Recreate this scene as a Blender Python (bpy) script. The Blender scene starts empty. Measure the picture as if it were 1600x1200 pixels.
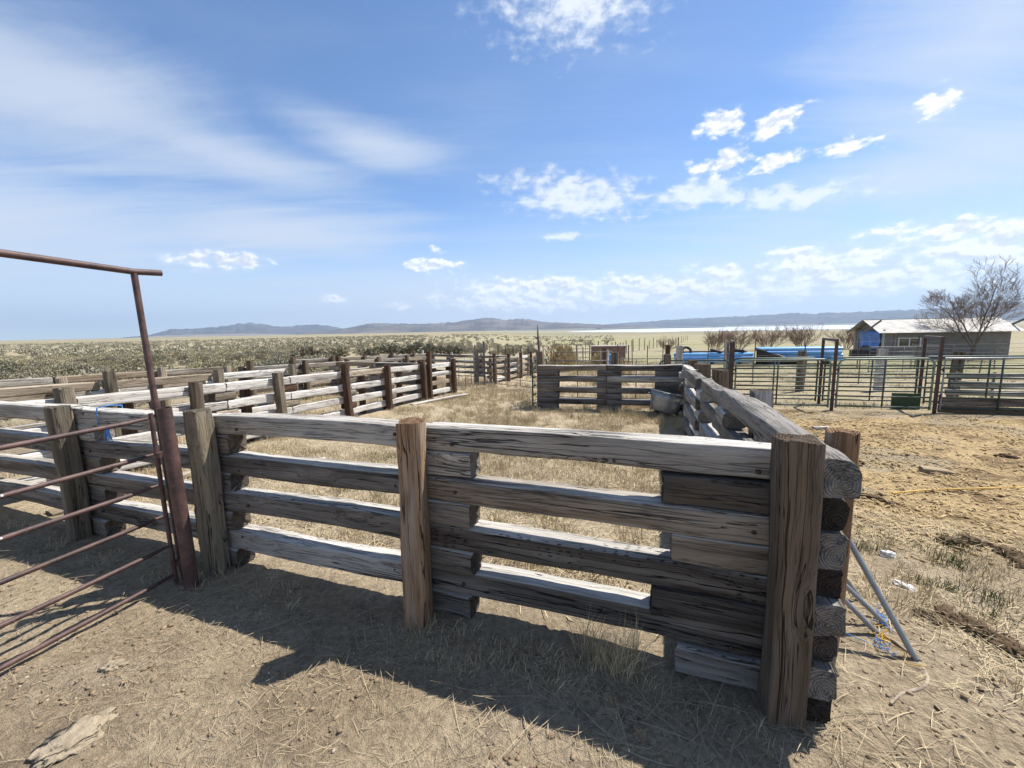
import bpy, math, random
import numpy as np
from mathutils import Vector, Matrix, noise as mnoise

scene = bpy.context.scene
col = scene.collection
R = math.radians

# ------------------------------------------------------------------ camera
TH = math.atan(84 / 640); PH = 0.02; EYE = 1.75
fw = Vector((0, math.cos(TH), -math.sin(TH)))
r0 = Vector((1, 0, 0)); u0 = Vector((0, math.sin(TH), math.cos(TH)))
up = u0 * math.cos(PH) + r0 * math.sin(PH); rt = r0 * math.cos(PH) - u0 * math.sin(PH)
cam_data = bpy.data.cameras.new('camera')
cam = bpy.data.objects.new('camera', cam_data); col.objects.link(cam)
cam_data.sensor_width = 36; cam_data.lens = 36 * 640 / 1600
cam_data.clip_start = 0.05; cam_data.clip_end = 120000
m = Matrix.Identity(4)
for i in range(3):
    m[i][0] = rt[i]; m[i][1] = up[i]; m[i][2] = -fw[i]
m[2][3] = EYE
cam.matrix_world = m
scene.camera = cam

# ------------------------------------------------------------------ view, sun, sky
scene.view_settings.view_transform = 'Standard'
scene.view_settings.look = 'None'
scene.view_settings.gamma = 1.0
scene.view_settings.use_curve_mapping = False
scene.view_settings.exposure = 0.78
SUN_EL = R(57.5); SUN_AZ = R(64)          # clockwise from +Y
SUN_STRENGTH = 4.8
SKY_STRENGTH = 0.10
to_sun = Vector((math.sin(SUN_AZ) * math.cos(SUN_EL), math.cos(SUN_AZ) * math.cos(SUN_EL), math.sin(SUN_EL)))
sd = bpy.data.lights.new('sun', 'SUN'); sd.energy = SUN_STRENGTH; sd.angle = R(0.53); sd.color = (1.0, 0.95, 0.87)
so = bpy.data.objects.new('sun', sd); col.objects.link(so)
so.rotation_mode = 'QUATERNION'; so.rotation_quaternion = (-to_sun).to_track_quat('-Z', 'Y')
so.location = (10, 5, 30)


def N(nt, t, ins=None, **props):
    n = nt.nodes.new(t)
    for k, v in props.items():
        setattr(n, k, v)
    for k, v in (ins or {}).items():
        s = n.inputs[k]
        if isinstance(v, bpy.types.NodeSocket):
            nt.links.new(v, s)
        else:
            s.default_value = v
    return n


def MA(nt, op, a, b=None, c=None, clamp=False):
    n = nt.nodes.new('ShaderNodeMath'); n.operation = op; n.use_clamp = clamp
    for i, v in enumerate((a, b, c)):
        if v is None: continue
        if isinstance(v, bpy.types.NodeSocket): nt.links.new(v, n.inputs[i])
        else: n.inputs[i].default_value = v
    return n.outputs[0]


def VM(nt, op, a, b=None):
    n = nt.nodes.new('ShaderNodeVectorMath'); n.operation = op
    for i, v in enumerate((a, b)):
        if v is None: continue
        if isinstance(v, bpy.types.NodeSocket): nt.links.new(v, n.inputs[i])
        else: n.inputs[i].default_value = v
    return n


def MIX(nt, fac, a, b, blend='MIX'):
    n = nt.nodes.new('ShaderNodeMix'); n.data_type = 'RGBA'; n.blend_type = blend
    for s, v in ((n.inputs[0], fac), (n.inputs[6], a), (n.inputs[7], b)):
        if isinstance(v, bpy.types.NodeSocket): nt.links.new(v, s)
        else: s.default_value = v if isinstance(v, (int, float)) else (*v[:3], 1)
    return n.outputs[2]


def STEP(nt, x, lo, hi):
    n = nt.nodes.new('ShaderNodeMapRange'); n.interpolation_type = 'SMOOTHSTEP'
    nt.links.new(x, n.inputs[0])
    n.inputs[1].default_value = lo; n.inputs[2].default_value = hi
    return n.outputs[0]


def NOISE(nt, vec, scale, detail=4, rough=0.55, dist=0.0):
    n = N(nt, 'ShaderNodeTexNoise', {'Vector': vec, 'Scale': scale, 'Detail': detail, 'Roughness': rough, 'Distortion': dist})
    return n.outputs[0]


def SCALE(nt, vec, s):
    return VM(nt, 'MULTIPLY', vec, s).outputs[0]


world = bpy.data.worlds.new('World'); scene.world = world; world.use_nodes = True
wt = world.node_tree; wt.nodes.clear()


def build_sky():
    nt = wt
    sky = N(nt, 'ShaderNodeTexSky', sky_type='NISHITA', sun_disc=False, sun_elevation=SUN_EL, sun_rotation=SUN_AZ,
            altitude=1800, air_density=1.0, dust_density=0.5, ozone_density=3.0)
    d = N(nt, 'ShaderNodeTexCoord').outputs['Generated']
    sx = N(nt, 'ShaderNodeSeparateXYZ', {0: d})
    z = sx.outputs[2]
    zz = MA(nt, 'ADD', MA(nt, 'MAXIMUM', z, 0.0), 0.10)
    p = N(nt, 'ShaderNodeCombineXYZ', {0: MA(nt, 'DIVIDE', sx.outputs[0], zz), 1: MA(nt, 'DIVIDE', sx.outputs[1], zz), 2: 0.0}).outputs[0]
    ae = N(nt, 'ShaderNodeCombineXYZ', {0: MA(nt, 'MULTIPLY', MA(nt, 'ARCTAN2', sx.outputs[0], sx.outputs[1]), 180 / math.pi), 1: MA(nt, 'MULTIPLY', MA(nt, 'ARCSINE', z), 180 / math.pi), 2: 0.0}).outputs[0]
    rot = N(nt, 'ShaderNodeMapping', {'Vector': p, 'Rotation': (0, 0, R(-28)), 'Scale': (0.32, 1.0, 1)}).outputs[0]
    wisp = MA(nt, 'ADD', MA(nt, 'MULTIPLY', NOISE(nt, rot, 1.2, 8, 0.62, 1.1), .62), MA(nt, 'MULTIPLY', NOISE(nt, N(nt, 'ShaderNodeMapping', {'Vector': p, 'Rotation': (0, 0, R(-52)), 'Scale': (.5, 2.4, 1)}).outputs[0], 1.6, 8, .66, .6), .38))
    soft = NOISE(nt, p, 0.42, 3, 0.5, 0.4)
    puff = NOISE(nt, SCALE(nt, ae, (.42, .70, 1)), 1.0, 8, 0.58, 0.1)
    puf2 = NOISE(nt, SCALE(nt, VM(nt, 'ADD', ae, (.25, .4, 0)).outputs[0], (.42, .70, 1)), 1.0, 4, 0.55, 0.1)

    def field(banks):
        """distance, in cloud radii, to the nearest bank: (azimuth, elevation, half width, half height, tilt) in degrees"""
        r_ = None
        for az, el, hw, hh, tl in banks:
            mp = N(nt, 'ShaderNodeMapping', {'Vector': ae, 'Location': (az, el, 0), 'Rotation': (0, 0, R(tl)), 'Scale': (hw, hh, 1)}, vector_type='TEXTURE')
            l_ = VM(nt, 'LENGTH', mp.outputs[0]).outputs['Value']
            r_ = l_ if r_ is None else MA(nt, 'SMOOTH_MIN', r_, l_, 0.25)
        return MA(nt, 'SUBTRACT', 1.0, r_)
    cum = field([(25.9, 22.2, 2.6, 1.4, -1.0), (31.5, 21.0, 3.3, 1.4, 10.8), (26.1, 18.3, 3.6, 1.4, -8), (31.3, 17.5, 2.6, 1.1, 3.7), (38.0, 17.5, 2.7, 1.1, -4),
                 (44.2, 19.4, 2.1, 1.3, -4.5), (34.6, 7.2, 4.0, 1.7, -1.4), (26.6, 6.3, 4.2, 1.3, -4.5), (46.5, 8.2, 6.0, 1.5, -6), (39.7, 7.2, 2.6, 1.1, -7.7),
                 (16.4, 5.8, 8.4, 1.2, -3.3), (4.2, 5.7, 13, 1.6, -2), (2.0, 3.7, 13, 1.2, -1.7), (24.9, 3.9, 8.1, 0.9, -3.3), (40, 4.6, 11, 1.7, -4), (20, 4.4, 16, 1.6, -3), (50, 6.2, 8, 1.8, -5), (-10.0, 8.7, 3.9, 1.1, 0.1),
                 (-9.7, 10.7, 1.3, 0.6, 0.6), (-34.2, 8.2, 5.2, 1.1, 1.0), (-22.9, 4.3, 1.6, 0.6, 0.5), (-14.9, 3.4, 2.0, 0.6, -0.4), (75, 12, 9, 2.4, 0), (115, 9, 12, 2.4, 0), (-100, 9, 12, 2.2, 0), (-150, 12, 9, 2.5, 0)])
    f0 = MA(nt, 'ADD', cum, MA(nt, 'MULTIPLY', MA(nt, 'SUBTRACT', puff, 0.455), 4.0))
    f0 = STEP(nt, MA(nt, 'MULTIPLY', f0, STEP(nt, cum, -.8, .1)), 0.0, 0.8)
    wis = field([(10.5, 35.6, 15, 5.4, 3.1), (8.1, 16.8, 12.5, 3.3, -6), (23.7, 15.6, 6.5, 2.1, 1.7), (34, 13.8, 9.5, 2.1, -3), (7.3, 12.1, 3.4, 0.9, 5.1), (-75, 28, 12, 4, 8), (90, 40, 15, 5, 0)])
    f1 = MA(nt, 'ADD', wis, MA(nt, 'ADD', MA(nt, 'MULTIPLY', MA(nt, 'SUBTRACT', wisp, .5), 2.4), MA(nt, 'MULTIPLY', MA(nt, 'SUBTRACT', puff, .5), 2.2)))
    f1 = MA(nt, 'MULTIPLY', STEP(nt, f1, -.1, .95), .88)
    vei = field([(-46, 21.5, 17, 5.6, -8), (-32, 19.0, 16, 3.0, -7), (-18.7, 22.5, 9.5, 2.8, -8), (-50, 9.5, 22, 4.6, 2.9), (47, 24, 12, 12, 12.7), (36, 5.0, 24, 6.0, -1.3), (-30, 12.0, 14, 3.0, 1.4), (44, 14, 14, 4.0, 3.0), (5, 3, 40, 4.0, 0), (150, 25, 40, 12, 5), (-140, 22, 35, 9, -6)])
    f2 = MA(nt, 'ADD', vei, MA(nt, 'ADD', MA(nt, 'MULTIPLY', MA(nt, 'SUBTRACT', wisp, .5), 3.0), MA(nt, 'MULTIPLY', MA(nt, 'SUBTRACT', soft, .5), .9)))
    f2 = MA(nt, 'MULTIPLY', STEP(nt, f2, -.6, 1.0), .74)
    veil = MA(nt, 'MULTIPLY', STEP(nt, MA(nt, 'ADD', MA(nt, 'MULTIPLY', wisp, .5), MA(nt, 'MULTIPLY', soft, .5)), .42, .70), .30)
    low = MA(nt, 'MULTIPLY', MA(nt, 'SUBTRACT', 1.0, STEP(nt, z, 0.0, .28)), .84)
    veil = MA(nt, 'ADD', MA(nt, 'MULTIPLY', veil, MA(nt, 'SUBTRACT', 1.0, low)), low)
    f2 = MA(nt, 'MULTIPLY_ADD', f2, MA(nt, 'SUBTRACT', 1.0, veil), veil)
    dens = MA(nt, 'MAXIMUM', MA(nt, 'MAXIMUM', f0, f1), f2)
    dens = MA(nt, 'MULTIPLY', dens, STEP(nt, z, -0.02, 0.03), clamp=True)
    under = MA(nt, 'MULTIPLY', f0, STEP(nt, MA(nt, 'SUBTRACT', puf2, puff), -.06, .12))
    cl = MIX(nt, MA(nt, 'MULTIPLY', under, .9), (6.6, 6.7, 6.9), (4.1, 4.5, 5.2))
    thin = MIX(nt, f0, MIX(nt, STEP(nt, f1, .2, .8), (4.3, 4.75, 5.4), (5.7, 6.0, 6.4)), cl)
    skc = MIX(nt, 1.0, sky.outputs[0], (0.86, 0.98, 1.08), 'MULTIPLY')
    c = MIX(nt, dens, skc, thin)
    bg = N(nt, 'ShaderNodeBackground', {'Color': c, 'Strength': SKY_STRENGTH})
    out = N(nt, 'ShaderNodeOutputWorld')
    nt.links.new(bg.outputs[0], out.inputs[0])


build_sky()
world.cycles.sampling_method = 'MANUAL'; world.cycles.sample_map_resolution = 256
scene.cycles.max_bounces = 5; scene.cycles.diffuse_bounces = 3; scene.cycles.glossy_bounces = 2; scene.cycles.transmission_bounces = 2; scene.cycles.volume_bounces = 0

# ------------------------------------------------------------------ helpers
AL = R(20); CA, SA = math.cos(AL), math.sin(AL)
OX, OY = 1.2, 1.75                     # the corner post of the near pen: origin of the yard; u runs left along the near fence, v away


def W(u, v):
    return OX - u * CA + v * SA, OY + u * SA + v * CA


def UV(x, y):
    dx, dy = x - OX, y - OY
    return -dx * CA + dy * SA, dx * SA + dy * CA


def sstep(a, b, x):
    t = np.clip((x - a) / (b - a), 0, 1)
    return t * t * (3 - 2 * t)


def TN(x, y):
    s = .030 + .02 * np.clip((x + 9) / 9, 0, 1)
    d = np.maximum(0, y - 2.5)
    r = np.hypot(x, y)
    side = .12 + .88 * sstep(-8, 8, np.degrees(np.arctan2(x, np.maximum(y, .01))))
    return -s * 40 * (1 - np.exp(-d / 40)) - .0108 * side * np.clip(r - 60, 0, 2900)


def T(x, y):
    return float(TN(np.float64(x), np.float64(y)))


def vnoise(x, y, seed=0):
    xi = np.floor(x).astype(np.int64); yi = np.floor(y).astype(np.int64)
    xf = x - xi; yf = y - yi
    xf = xf * xf * (3 - 2 * xf); yf = yf * yf * (3 - 2 * yf)

    def hsh(a, b):
        n = (a * 374761393 + b * 668265263 + seed * 1274126177) & 0xffffffff
        n = ((n ^ (n >> 13)) * 1274126177) & 0xffffffff
        return ((n ^ (n >> 16)) & 0xffff) / 65535.0
    return (hsh(xi, yi) * (1 - xf) + hsh(xi + 1, yi) * xf) * (1 - yf) + (hsh(xi, yi + 1) * (1 - xf) + hsh(xi + 1, yi + 1) * xf) * yf


def fbm(x, y, seed=0, oct=4):
    s = 0; a = .5
    for i in range(oct):
        s = s + a * vnoise(x, y, seed + i * 17); x = x * 2.03 + 3.1; y = y * 2.03 + 1.7; a *= .5
    return s / (1 - .5 ** oct)


def pits(x, y, cell, seed, r0_, r1_, prob):
    """hoof prints: shallow round hollows with a low rim, scattered at random"""
    out = np.zeros_like(np.asarray(x, dtype=float))
    ci = np.floor(x / cell).astype(np.int64); cj = np.floor(y / cell).astype(np.int64)

    def h(a, b, k):
        n = (a * 73856093 + b * 19349663 + (seed + k) * 83492791) & 0xffffffff
        n = ((n ^ (n >> 15)) * 2246822519) & 0xffffffff
        n = ((n ^ (n >> 13)) * 3266489917) & 0xffffffff
        return ((n ^ (n >> 16)) & 0xffff) / 65535.0
    for di in (-1, 0, 1):
        for dj in (-1, 0, 1):
            a, b = ci + di, cj + dj
            on = h(a, b, 0) < prob
            px_ = (a + h(a, b, 1)) * cell; py_ = (b + h(a, b, 2)) * cell
            r = r0_ + (r1_ - r0_) * h(a, b, 3); st = .7 + .6 * h(a, b, 4); an = 6.28 * h(a, b, 5)
            dx, dy = x - px_, y - py_
            q = np.hypot((dx * np.cos(an) + dy * np.sin(an)) / st, -dx * np.sin(an) + dy * np.cos(an)) / r
            out = out + on * (-np.clip(1 - q * q, 0, 1) ** .7 + .45 * np.exp(-((q - 1.25) / .25) ** 2))
    return out


def micro(x, y):
    """small lumps of the trampled ground near the pens"""
    uu, vv = UV(x, y)
    near = 1 - sstep(25, 45, np.hypot(x, y))
    yard = sstep(.5, 1.2, -uu) * sstep(1.5, 3.0, vv) * (1 - sstep(9.0, 9.6, vv))
    f = .030 * (fbm(x * 2.2, y * 2.2, 5, 4) - .5) + .020 * (fbm(x * 9, y * 9, 9, 3) - .5)
    f = f + .016 * np.maximum(0, fbm(x * 14, y * 14, 31, 2) - .6) + .016 * pits(x, y, .24, 3, .035, .07, .42) + .007 * pits(x, y, .09, 8, .012, .026, .4)
    f = f + yard * (.13 * (fbm(x * 1.6, y * 1.6, 21, 3) - .45) + .05 * (fbm(x * 7, y * 7, 23, 2) - .5))
    return f * near


def TM(x, y):
    return T(x, y) + float(micro(np.float64(x), np.float64(y)))


def mesh_obj(name, verts, faces, mat, parent=None, smooth=False):
    me = bpy.data.meshes.new(name)
    me.from_pydata(verts, [], faces)
    if smooth:
        me.polygons.foreach_set('use_smooth', [True] * len(me.polygons))
    if mat: me.materials.append(mat)
    me.update()
    o = bpy.data.objects.new(name, me); col.objects.link(o)
    if parent: o.parent = parent
    return o


def np_mesh(name, V, F, mat, parent=None, smooth=False):
    """V (n,3) array, F (m,k) array of equal sized faces"""
    me = bpy.data.meshes.new(name)
    k = F.shape[1]
    me.vertices.add(len(V)); me.vertices.foreach_set('co', np.ascontiguousarray(V, dtype=np.float32).ravel())
    me.loops.add(F.size); me.loops.foreach_set('vertex_index', np.ascontiguousarray(F, dtype=np.int32).ravel())
    me.polygons.add(len(F)); me.polygons.foreach_set('loop_start', np.arange(0, F.size, k, dtype=np.int32))
    if smooth: me.polygons.foreach_set('use_smooth', np.ones(len(F), dtype=bool))
    me.update(calc_edges=True); me.validate()
    if mat: me.materials.append(mat)
    o = bpy.data.objects.new(name, me); col.objects.link(o)
    if parent: o.parent = parent
    return o


def inst(name, me, parent=None, loc=(0, 0, 0), rot=(0, 0, 0), scale=(1, 1, 1)):
    o = bpy.data.objects.new(name, me); col.objects.link(o)
    o.location = loc; o.rotation_euler = rot; o.scale = scale
    if parent: o.parent = parent
    return o


def tag(o, label=None, cat=None, group=None, kind=None):
    for k, v in (('label', label), ('category', cat), ('group', group), ('kind', kind)):
        if v: o[k] = v
    return o


def empty(name, loc, rz, label, cat, group=None):
    o = bpy.data.objects.new(name, None); col.objects.link(o)
    o.location = loc; o.rotation_euler = (0, 0, rz); o.empty_display_size = .2
    return tag(o, label, cat, group)


class MB:
    def __init__(s): s.v = []; s.f = []

    def box(s, c, d, rot=None):
        b = len(s.v); hx, hy, hz = d[0] / 2, d[1] / 2, d[2] / 2
        for x, y, z in ((-1, -1, -1), (1, -1, -1), (1, 1, -1), (-1, 1, -1), (-1, -1, 1), (1, -1, 1), (1, 1, 1), (-1, 1, 1)):
            p = Vector((x * hx, y * hy, z * hz))
            if rot is not None: p = rot @ p
            s.v.append(tuple(Vector(c) + p))
        s.f += [tuple(b + i for i in q) for q in ((0, 3, 2, 1), (4, 5, 6, 7), (0, 1, 5, 4), (1, 2, 6, 5), (2, 3, 7, 6), (3, 0, 4, 7))]
        return s

    def tube(s, pts, rad, n=10, cap=True):
        pts = [Vector(p) for p in pts]
        if not isinstance(rad, (list, tuple)): rad = [rad] * len(pts)
        b = len(s.v); prev = None
        for i, p in enumerate(pts):
            t = (pts[min(i + 1, len(pts) - 1)] - pts[max(i - 1, 0)]).normalized()
            if prev is None:
                a = Vector((0, 0, 1)) if abs(t.z) < .9 else Vector((1, 0, 0))
                nn = t.cross(a).normalized()
            else:
                nn = (prev - t * prev.dot(t)).normalized()
            prev = nn; bb = t.cross(nn)
            for k in range(n):
                an = 2 * math.pi * k / n
                s.v.append(tuple(p + (nn * math.cos(an) + bb * math.sin(an)) * rad[i]))
        for i in range(len(pts) - 1):
            for k in range(n):
                k2 = (k + 1) % n
                s.f.append((b + i * n + k, b + i * n + k2, b + (i + 1) * n + k2, b + (i + 1) * n + k))
        if cap:
            s.f.append(tuple(b + k for k in reversed(range(n))))
            e = b + (len(pts) - 1) * n
            s.f.append(tuple(e + k for k in range(n)))
        return s

    def build(s, name, mat, parent=None, smooth=False):
        o = mesh_obj(name, s.v, s.f, mat, parent, smooth)
        return o


def autosmooth(o, ang=40):
    me = o.data
    me.polygons.foreach_set('use_smooth', [True] * len(me.polygons))
    me.set_sharp_from_angle(angle=R(ang))
    return o


# ------------------------------------------------------------------ materials
def new_mat(name):
    mt = bpy.data.materials.new(name); mt.use_nodes = True
    nt = mt.node_tree; nt.nodes.clear()
    out = N(nt, 'ShaderNodeOutputMaterial')
    bs = N(nt, 'ShaderNodeBsdfPrincipled')
    nt.links.new(bs.outputs[0], out.inputs[0])
    return mt, nt, bs


def wood(name, light, dark, tint=None, tint_amt=0.0, crack=1.0, incised=False, var=0.25, bleach=0.0, endk=.55):
    mt, nt, bs = new_mat(name)
    tc = N(nt, 'ShaderNodeTexCoord'); oi = N(nt, 'ShaderNodeObjectInfo')
    rnd = MA(nt, 'MULTIPLY', oi.outputs['Random'], 83.0)
    off = N(nt, 'ShaderNodeCombineXYZ', {0: rnd, 1: MA(nt, 'MULTIPLY', rnd, 1.7), 2: MA(nt, 'MULTIPLY', rnd, .6)}).outputs[0]
    P0 = tc.outputs['Object']
    P = VM(nt, 'ADD', P0, off).outputs[0]
    # knots bend the grain
    vk = N(nt, 'ShaderNodeTexVoronoi', {'Vector': SCALE(nt, P, (1.25, 4.2, 4.2)), 'Scale': 1.0, 'Randomness': 1.0})
    kd = vk.outputs['Distance']
    kmask = MA(nt, 'SUBTRACT', 1.0, STEP(nt, kd, 0.05, 0.11))
    bend = MA(nt, 'MULTIPLY', MA(nt, 'SUBTRACT', 1.0, STEP(nt, kd, 0.05, 0.32)), 0.045)
    low = NOISE(nt, SCALE(nt, P, (1.6, 3.0, 3.0)), 1.0, 3)
    wob = MA(nt, 'ADD', MA(nt, 'MULTIPLY', low, 0.035), bend)
    Pw = VM(nt, 'ADD', P, N(nt, 'ShaderNodeCombineXYZ', {0: 0.0, 1: wob, 2: wob}).outputs[0]).outputs[0]
    fib = NOISE(nt, SCALE(nt, Pw, (3.0, 95, 95)), 1.0, 5, .65)
    str_ = NOISE(nt, SCALE(nt, Pw, (.7, 30, 30)), 1.0, 5, .6)
    blot = NOISE(nt, SCALE(nt, P, (1.0, 6, 6)), 1.0, 4, .6)
    ck = NOISE(nt, SCALE(nt, Pw, (0.7, 22, 22)), 1.0, 3, .5)
    ckl = MA(nt, 'SUBTRACT', 1.0, STEP(nt, MA(nt, 'ABSOLUTE', MA(nt, 'SUBTRACT', ck, 0.5)), 0.0, 0.011))
    ckm = STEP(nt, NOISE(nt, SCALE(nt, P, (1.7, 6, 6)), 1.0, 2), 0.46, 0.60)
    crk = MA(nt, 'MULTIPLY', MA(nt, 'MULTIPLY', ckl, ckm), crack, clamp=True)
    ck2 = NOISE(nt, SCALE(nt, Pw, (2.0, 48, 48)), 1.0, 3, .5)
    crk2 = MA(nt, 'MULTIPLY', MA(nt, 'SUBTRACT', 1.0, STEP(nt, MA(nt, 'ABSOLUTE', MA(nt, 'SUBTRACT', ck2, 0.42)), 0.0, 0.035)), MA(nt, 'MULTIPLY_ADD', oi.outputs['Random'], .4, .12))
    lk = NOISE(nt, SCALE(nt, Pw, (0.16, 7.5, 7.5)), 1.0, 4, .55)
    lkl = MA(nt, 'MULTIPLY', MA(nt, 'SUBTRACT', 1.0, STEP(nt, MA(nt, 'ABSOLUTE', MA(nt, 'SUBTRACT', lk, 0.5)), 0.0, 0.0075)), STEP(nt, NOISE(nt, SCALE(nt, P, (.5, 2, 2)), 1.0, 1), .38, .5))
    crk = MA(nt, 'MAXIMUM', crk, lkl)
    f = MA(nt, 'ADD', MA(nt, 'MULTIPLY', fib, .45), MA(nt, 'ADD', MA(nt, 'MULTIPLY', str_, .6), MA(nt, 'MULTIPLY', blot, .75)))
    f = MA(nt, 'ADD', f, MA(nt, 'MULTIPLY', MA(nt, 'SUBTRACT', oi.outputs['Random'], .5), var))
    f = STEP(nt, f, 0.58, 1.22)
    c = MIX(nt, f, dark, light)
    if tint:
        tm = MA(nt, 'MULTIPLY', STEP(nt, NOISE(nt, SCALE(nt, Pw, (.9, 9, 9)), 1.0, 4, .6), 0.42, 0.66), tint_amt)
        c = MIX(nt, tm, c, tint)
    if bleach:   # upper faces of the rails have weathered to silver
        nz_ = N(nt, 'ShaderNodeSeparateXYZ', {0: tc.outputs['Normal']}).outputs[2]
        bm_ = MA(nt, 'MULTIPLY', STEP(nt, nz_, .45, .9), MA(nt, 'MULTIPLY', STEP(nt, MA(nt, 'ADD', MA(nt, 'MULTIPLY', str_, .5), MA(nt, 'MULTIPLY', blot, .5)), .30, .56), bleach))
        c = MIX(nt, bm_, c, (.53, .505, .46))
    dk = tuple(x * .34 for x in dark)
    rings = MA(nt, 'SINE', MA(nt, 'MULTIPLY', kd, 260.0))
    kc = MA(nt, 'MULTIPLY', kmask, MA(nt, 'ADD', MA(nt, 'MULTIPLY', rings, .18), .30))
    c = MIX(nt, kc, c, dk)
    c = MIX(nt, crk2, c, tuple(x * .5 for x in dark))
    c = MIX(nt, crk, c, dk)
    hgt = MA(nt, 'ADD', MA(nt, 'MULTIPLY', fib, .35), MA(nt, 'MULTIPLY', str_, .5))
    hgt = MA(nt, 'SUBTRACT', hgt, MA(nt, 'ADD', MA(nt, 'MULTIPLY', crk, 1.3), MA(nt, 'MULTIPLY', crk2, .45)))
    if incised:
        bk = N(nt, 'ShaderNodeTexVoronoi', {'Vector': SCALE(nt, P, (17, 52, 52)), 'Scale': 1.0, 'Randomness': .35})
        dm = MA(nt, 'MULTIPLY', MA(nt, 'SUBTRACT', 1.0, STEP(nt, bk.outputs['Distance'], .12, .26)), .8)
        c = MIX(nt, dm, c, dk); hgt = MA(nt, 'SUBTRACT', hgt, dm)
    # end grain on the sawn ends
    sn = N(nt, 'ShaderNodeSeparateXYZ', {0: tc.outputs['Normal']})
    em = STEP(nt, MA(nt, 'ABSOLUTE', sn.outputs[0]), .6, .85)
    sp = N(nt, 'ShaderNodeSeparateXYZ', {0: P0})
    rr = MA(nt, 'SQRT', MA(nt, 'ADD', MA(nt, 'POWER', MA(nt, 'ADD', sp.outputs[1], .03), 2.0), MA(nt, 'POWER', MA(nt, 'ADD', sp.outputs[2], .02), 2.0)))
    rr = MA(nt, 'ADD', rr, MA(nt, 'MULTIPLY', NOISE(nt, P, 14, 3), .025))
    rg = MA(nt, 'ADD', MA(nt, 'MULTIPLY', MA(nt, 'SINE', MA(nt, 'MULTIPLY', rr, 520.0)), .5), .5)
    eb = NOISE(nt, P, 22, 5, .6)
    ec = MIX(nt, MA(nt, 'MULTIPLY', MA(nt, 'ADD', MA(nt, 'MULTIPLY', rg, .5), eb), .7), tuple(x * .5 for x in dark), tuple((a + b) * endk for a, b in zip(light, dark)))
    c = MIX(nt, em, c, ec)
    hgt = MA(nt, 'ADD', hgt, MA(nt, 'MULTIPLY', em, MA(nt, 'MULTIPLY', rg, .3)))
    bp = N(nt, 'ShaderNodeBump', {'Height': hgt, 'Strength': 1.0, 'Distance': 0.016})
    nt.links.new(c, bs.inputs['Base Color']); nt.links.new(bp.outputs[0], bs.inputs['Normal'])
    bs.inputs['Roughness'].default_value = .88
    bs.inputs['Specular IOR Level'].default_value = .22
    return mt


WD = {
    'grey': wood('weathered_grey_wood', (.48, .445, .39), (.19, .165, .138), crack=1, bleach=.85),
    'black': wood('blackened_creosote_wood', (.095, .080, .067), (.026, .021, .018), tint=(.15, .135, .115), tint_amt=.3),
    'ash': wood('ash_grey_wood', (.27, .25, .225), (.10, .088, .075), crack=1, endk=1.0),
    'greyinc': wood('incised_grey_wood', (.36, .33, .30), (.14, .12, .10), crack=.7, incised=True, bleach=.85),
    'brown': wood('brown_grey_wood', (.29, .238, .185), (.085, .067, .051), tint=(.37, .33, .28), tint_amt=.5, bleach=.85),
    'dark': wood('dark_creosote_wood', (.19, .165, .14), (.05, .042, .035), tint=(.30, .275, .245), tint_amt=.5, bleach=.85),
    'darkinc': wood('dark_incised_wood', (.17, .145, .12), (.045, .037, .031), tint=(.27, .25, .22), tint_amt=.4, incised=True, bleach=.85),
    'orange': wood('orange_split_wood', (.42, .265, .15), (.135, .072, .038), tint=(.38, .33, .27), tint_amt=.55),
    'umber': wood('umber_post_wood', (.19, .138, .092), (.068, .048, .032), tint=(.25, .22, .18), tint_amt=.4, crack=1),
    'olive': wood('olive_grey_wood', (.25, .215, .16), (.08, .065, .047), tint=(.34, .27, .18), tint_amt=.5),
    'silver': wood('silver_bleached_wood', (.70, .675, .635), (.43, .39, .34), crack=.7, var=.12),
    'tan': wood('tan_bleached_wood', (.46, .39, .30), (.20, .15, .10), crack=.8),
    'russet': wood('russet_post_wood', (.16, .095, .060), (.055, .032, .022), crack=.8),
    'fresh': wood('pale_sawn_wood', (.52, .43, .31), (.30, .22, .13), crack=.6),
}


def flat_mat(name, color, rough=.6, metal=0.0, nscale=8, namt=.25, bump=0.0, dark=None, spec=.4, island=False, objrand=0.0):
    mt, nt, bs = new_mat(name)
    tc = N(nt, 'ShaderNodeTexCoord')
    n = NOISE(nt, tc.outputs['Object'], nscale, 6, .6)
    d = dark or tuple(x * .45 for x in color)
    f = STEP(nt, n, .5 - namt, .5 + namt * .6)
    if island:
        g = N(nt, 'ShaderNodeNewGeometry')
        f = MA(nt, 'ADD', MA(nt, 'MULTIPLY', f, .35), MA(nt, 'MULTIPLY', g.outputs['Random Per Island'], .65))
    if objrand:
        oi = N(nt, 'ShaderNodeObjectInfo')
        f = MA(nt, 'ADD', f, MA(nt, 'MULTIPLY', MA(nt, 'SUBTRACT', oi.outputs['Random'], .5), objrand), clamp=True)
    c = MIX(nt, f, d, color)
    nt.links.new(c, bs.inputs['Base Color'])
    bs.inputs['Roughness'].default_value = rough; bs.inputs['Metallic'].default_value = metal
    bs.inputs['Specular IOR Level'].default_value = spec
    if bump:
        b = N(nt, 'ShaderNodeBump', {'Height': n, 'Strength': .7, 'Distance': bump}); nt.links.new(b.outputs[0], bs.inputs['Normal'])
    return mt


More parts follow.
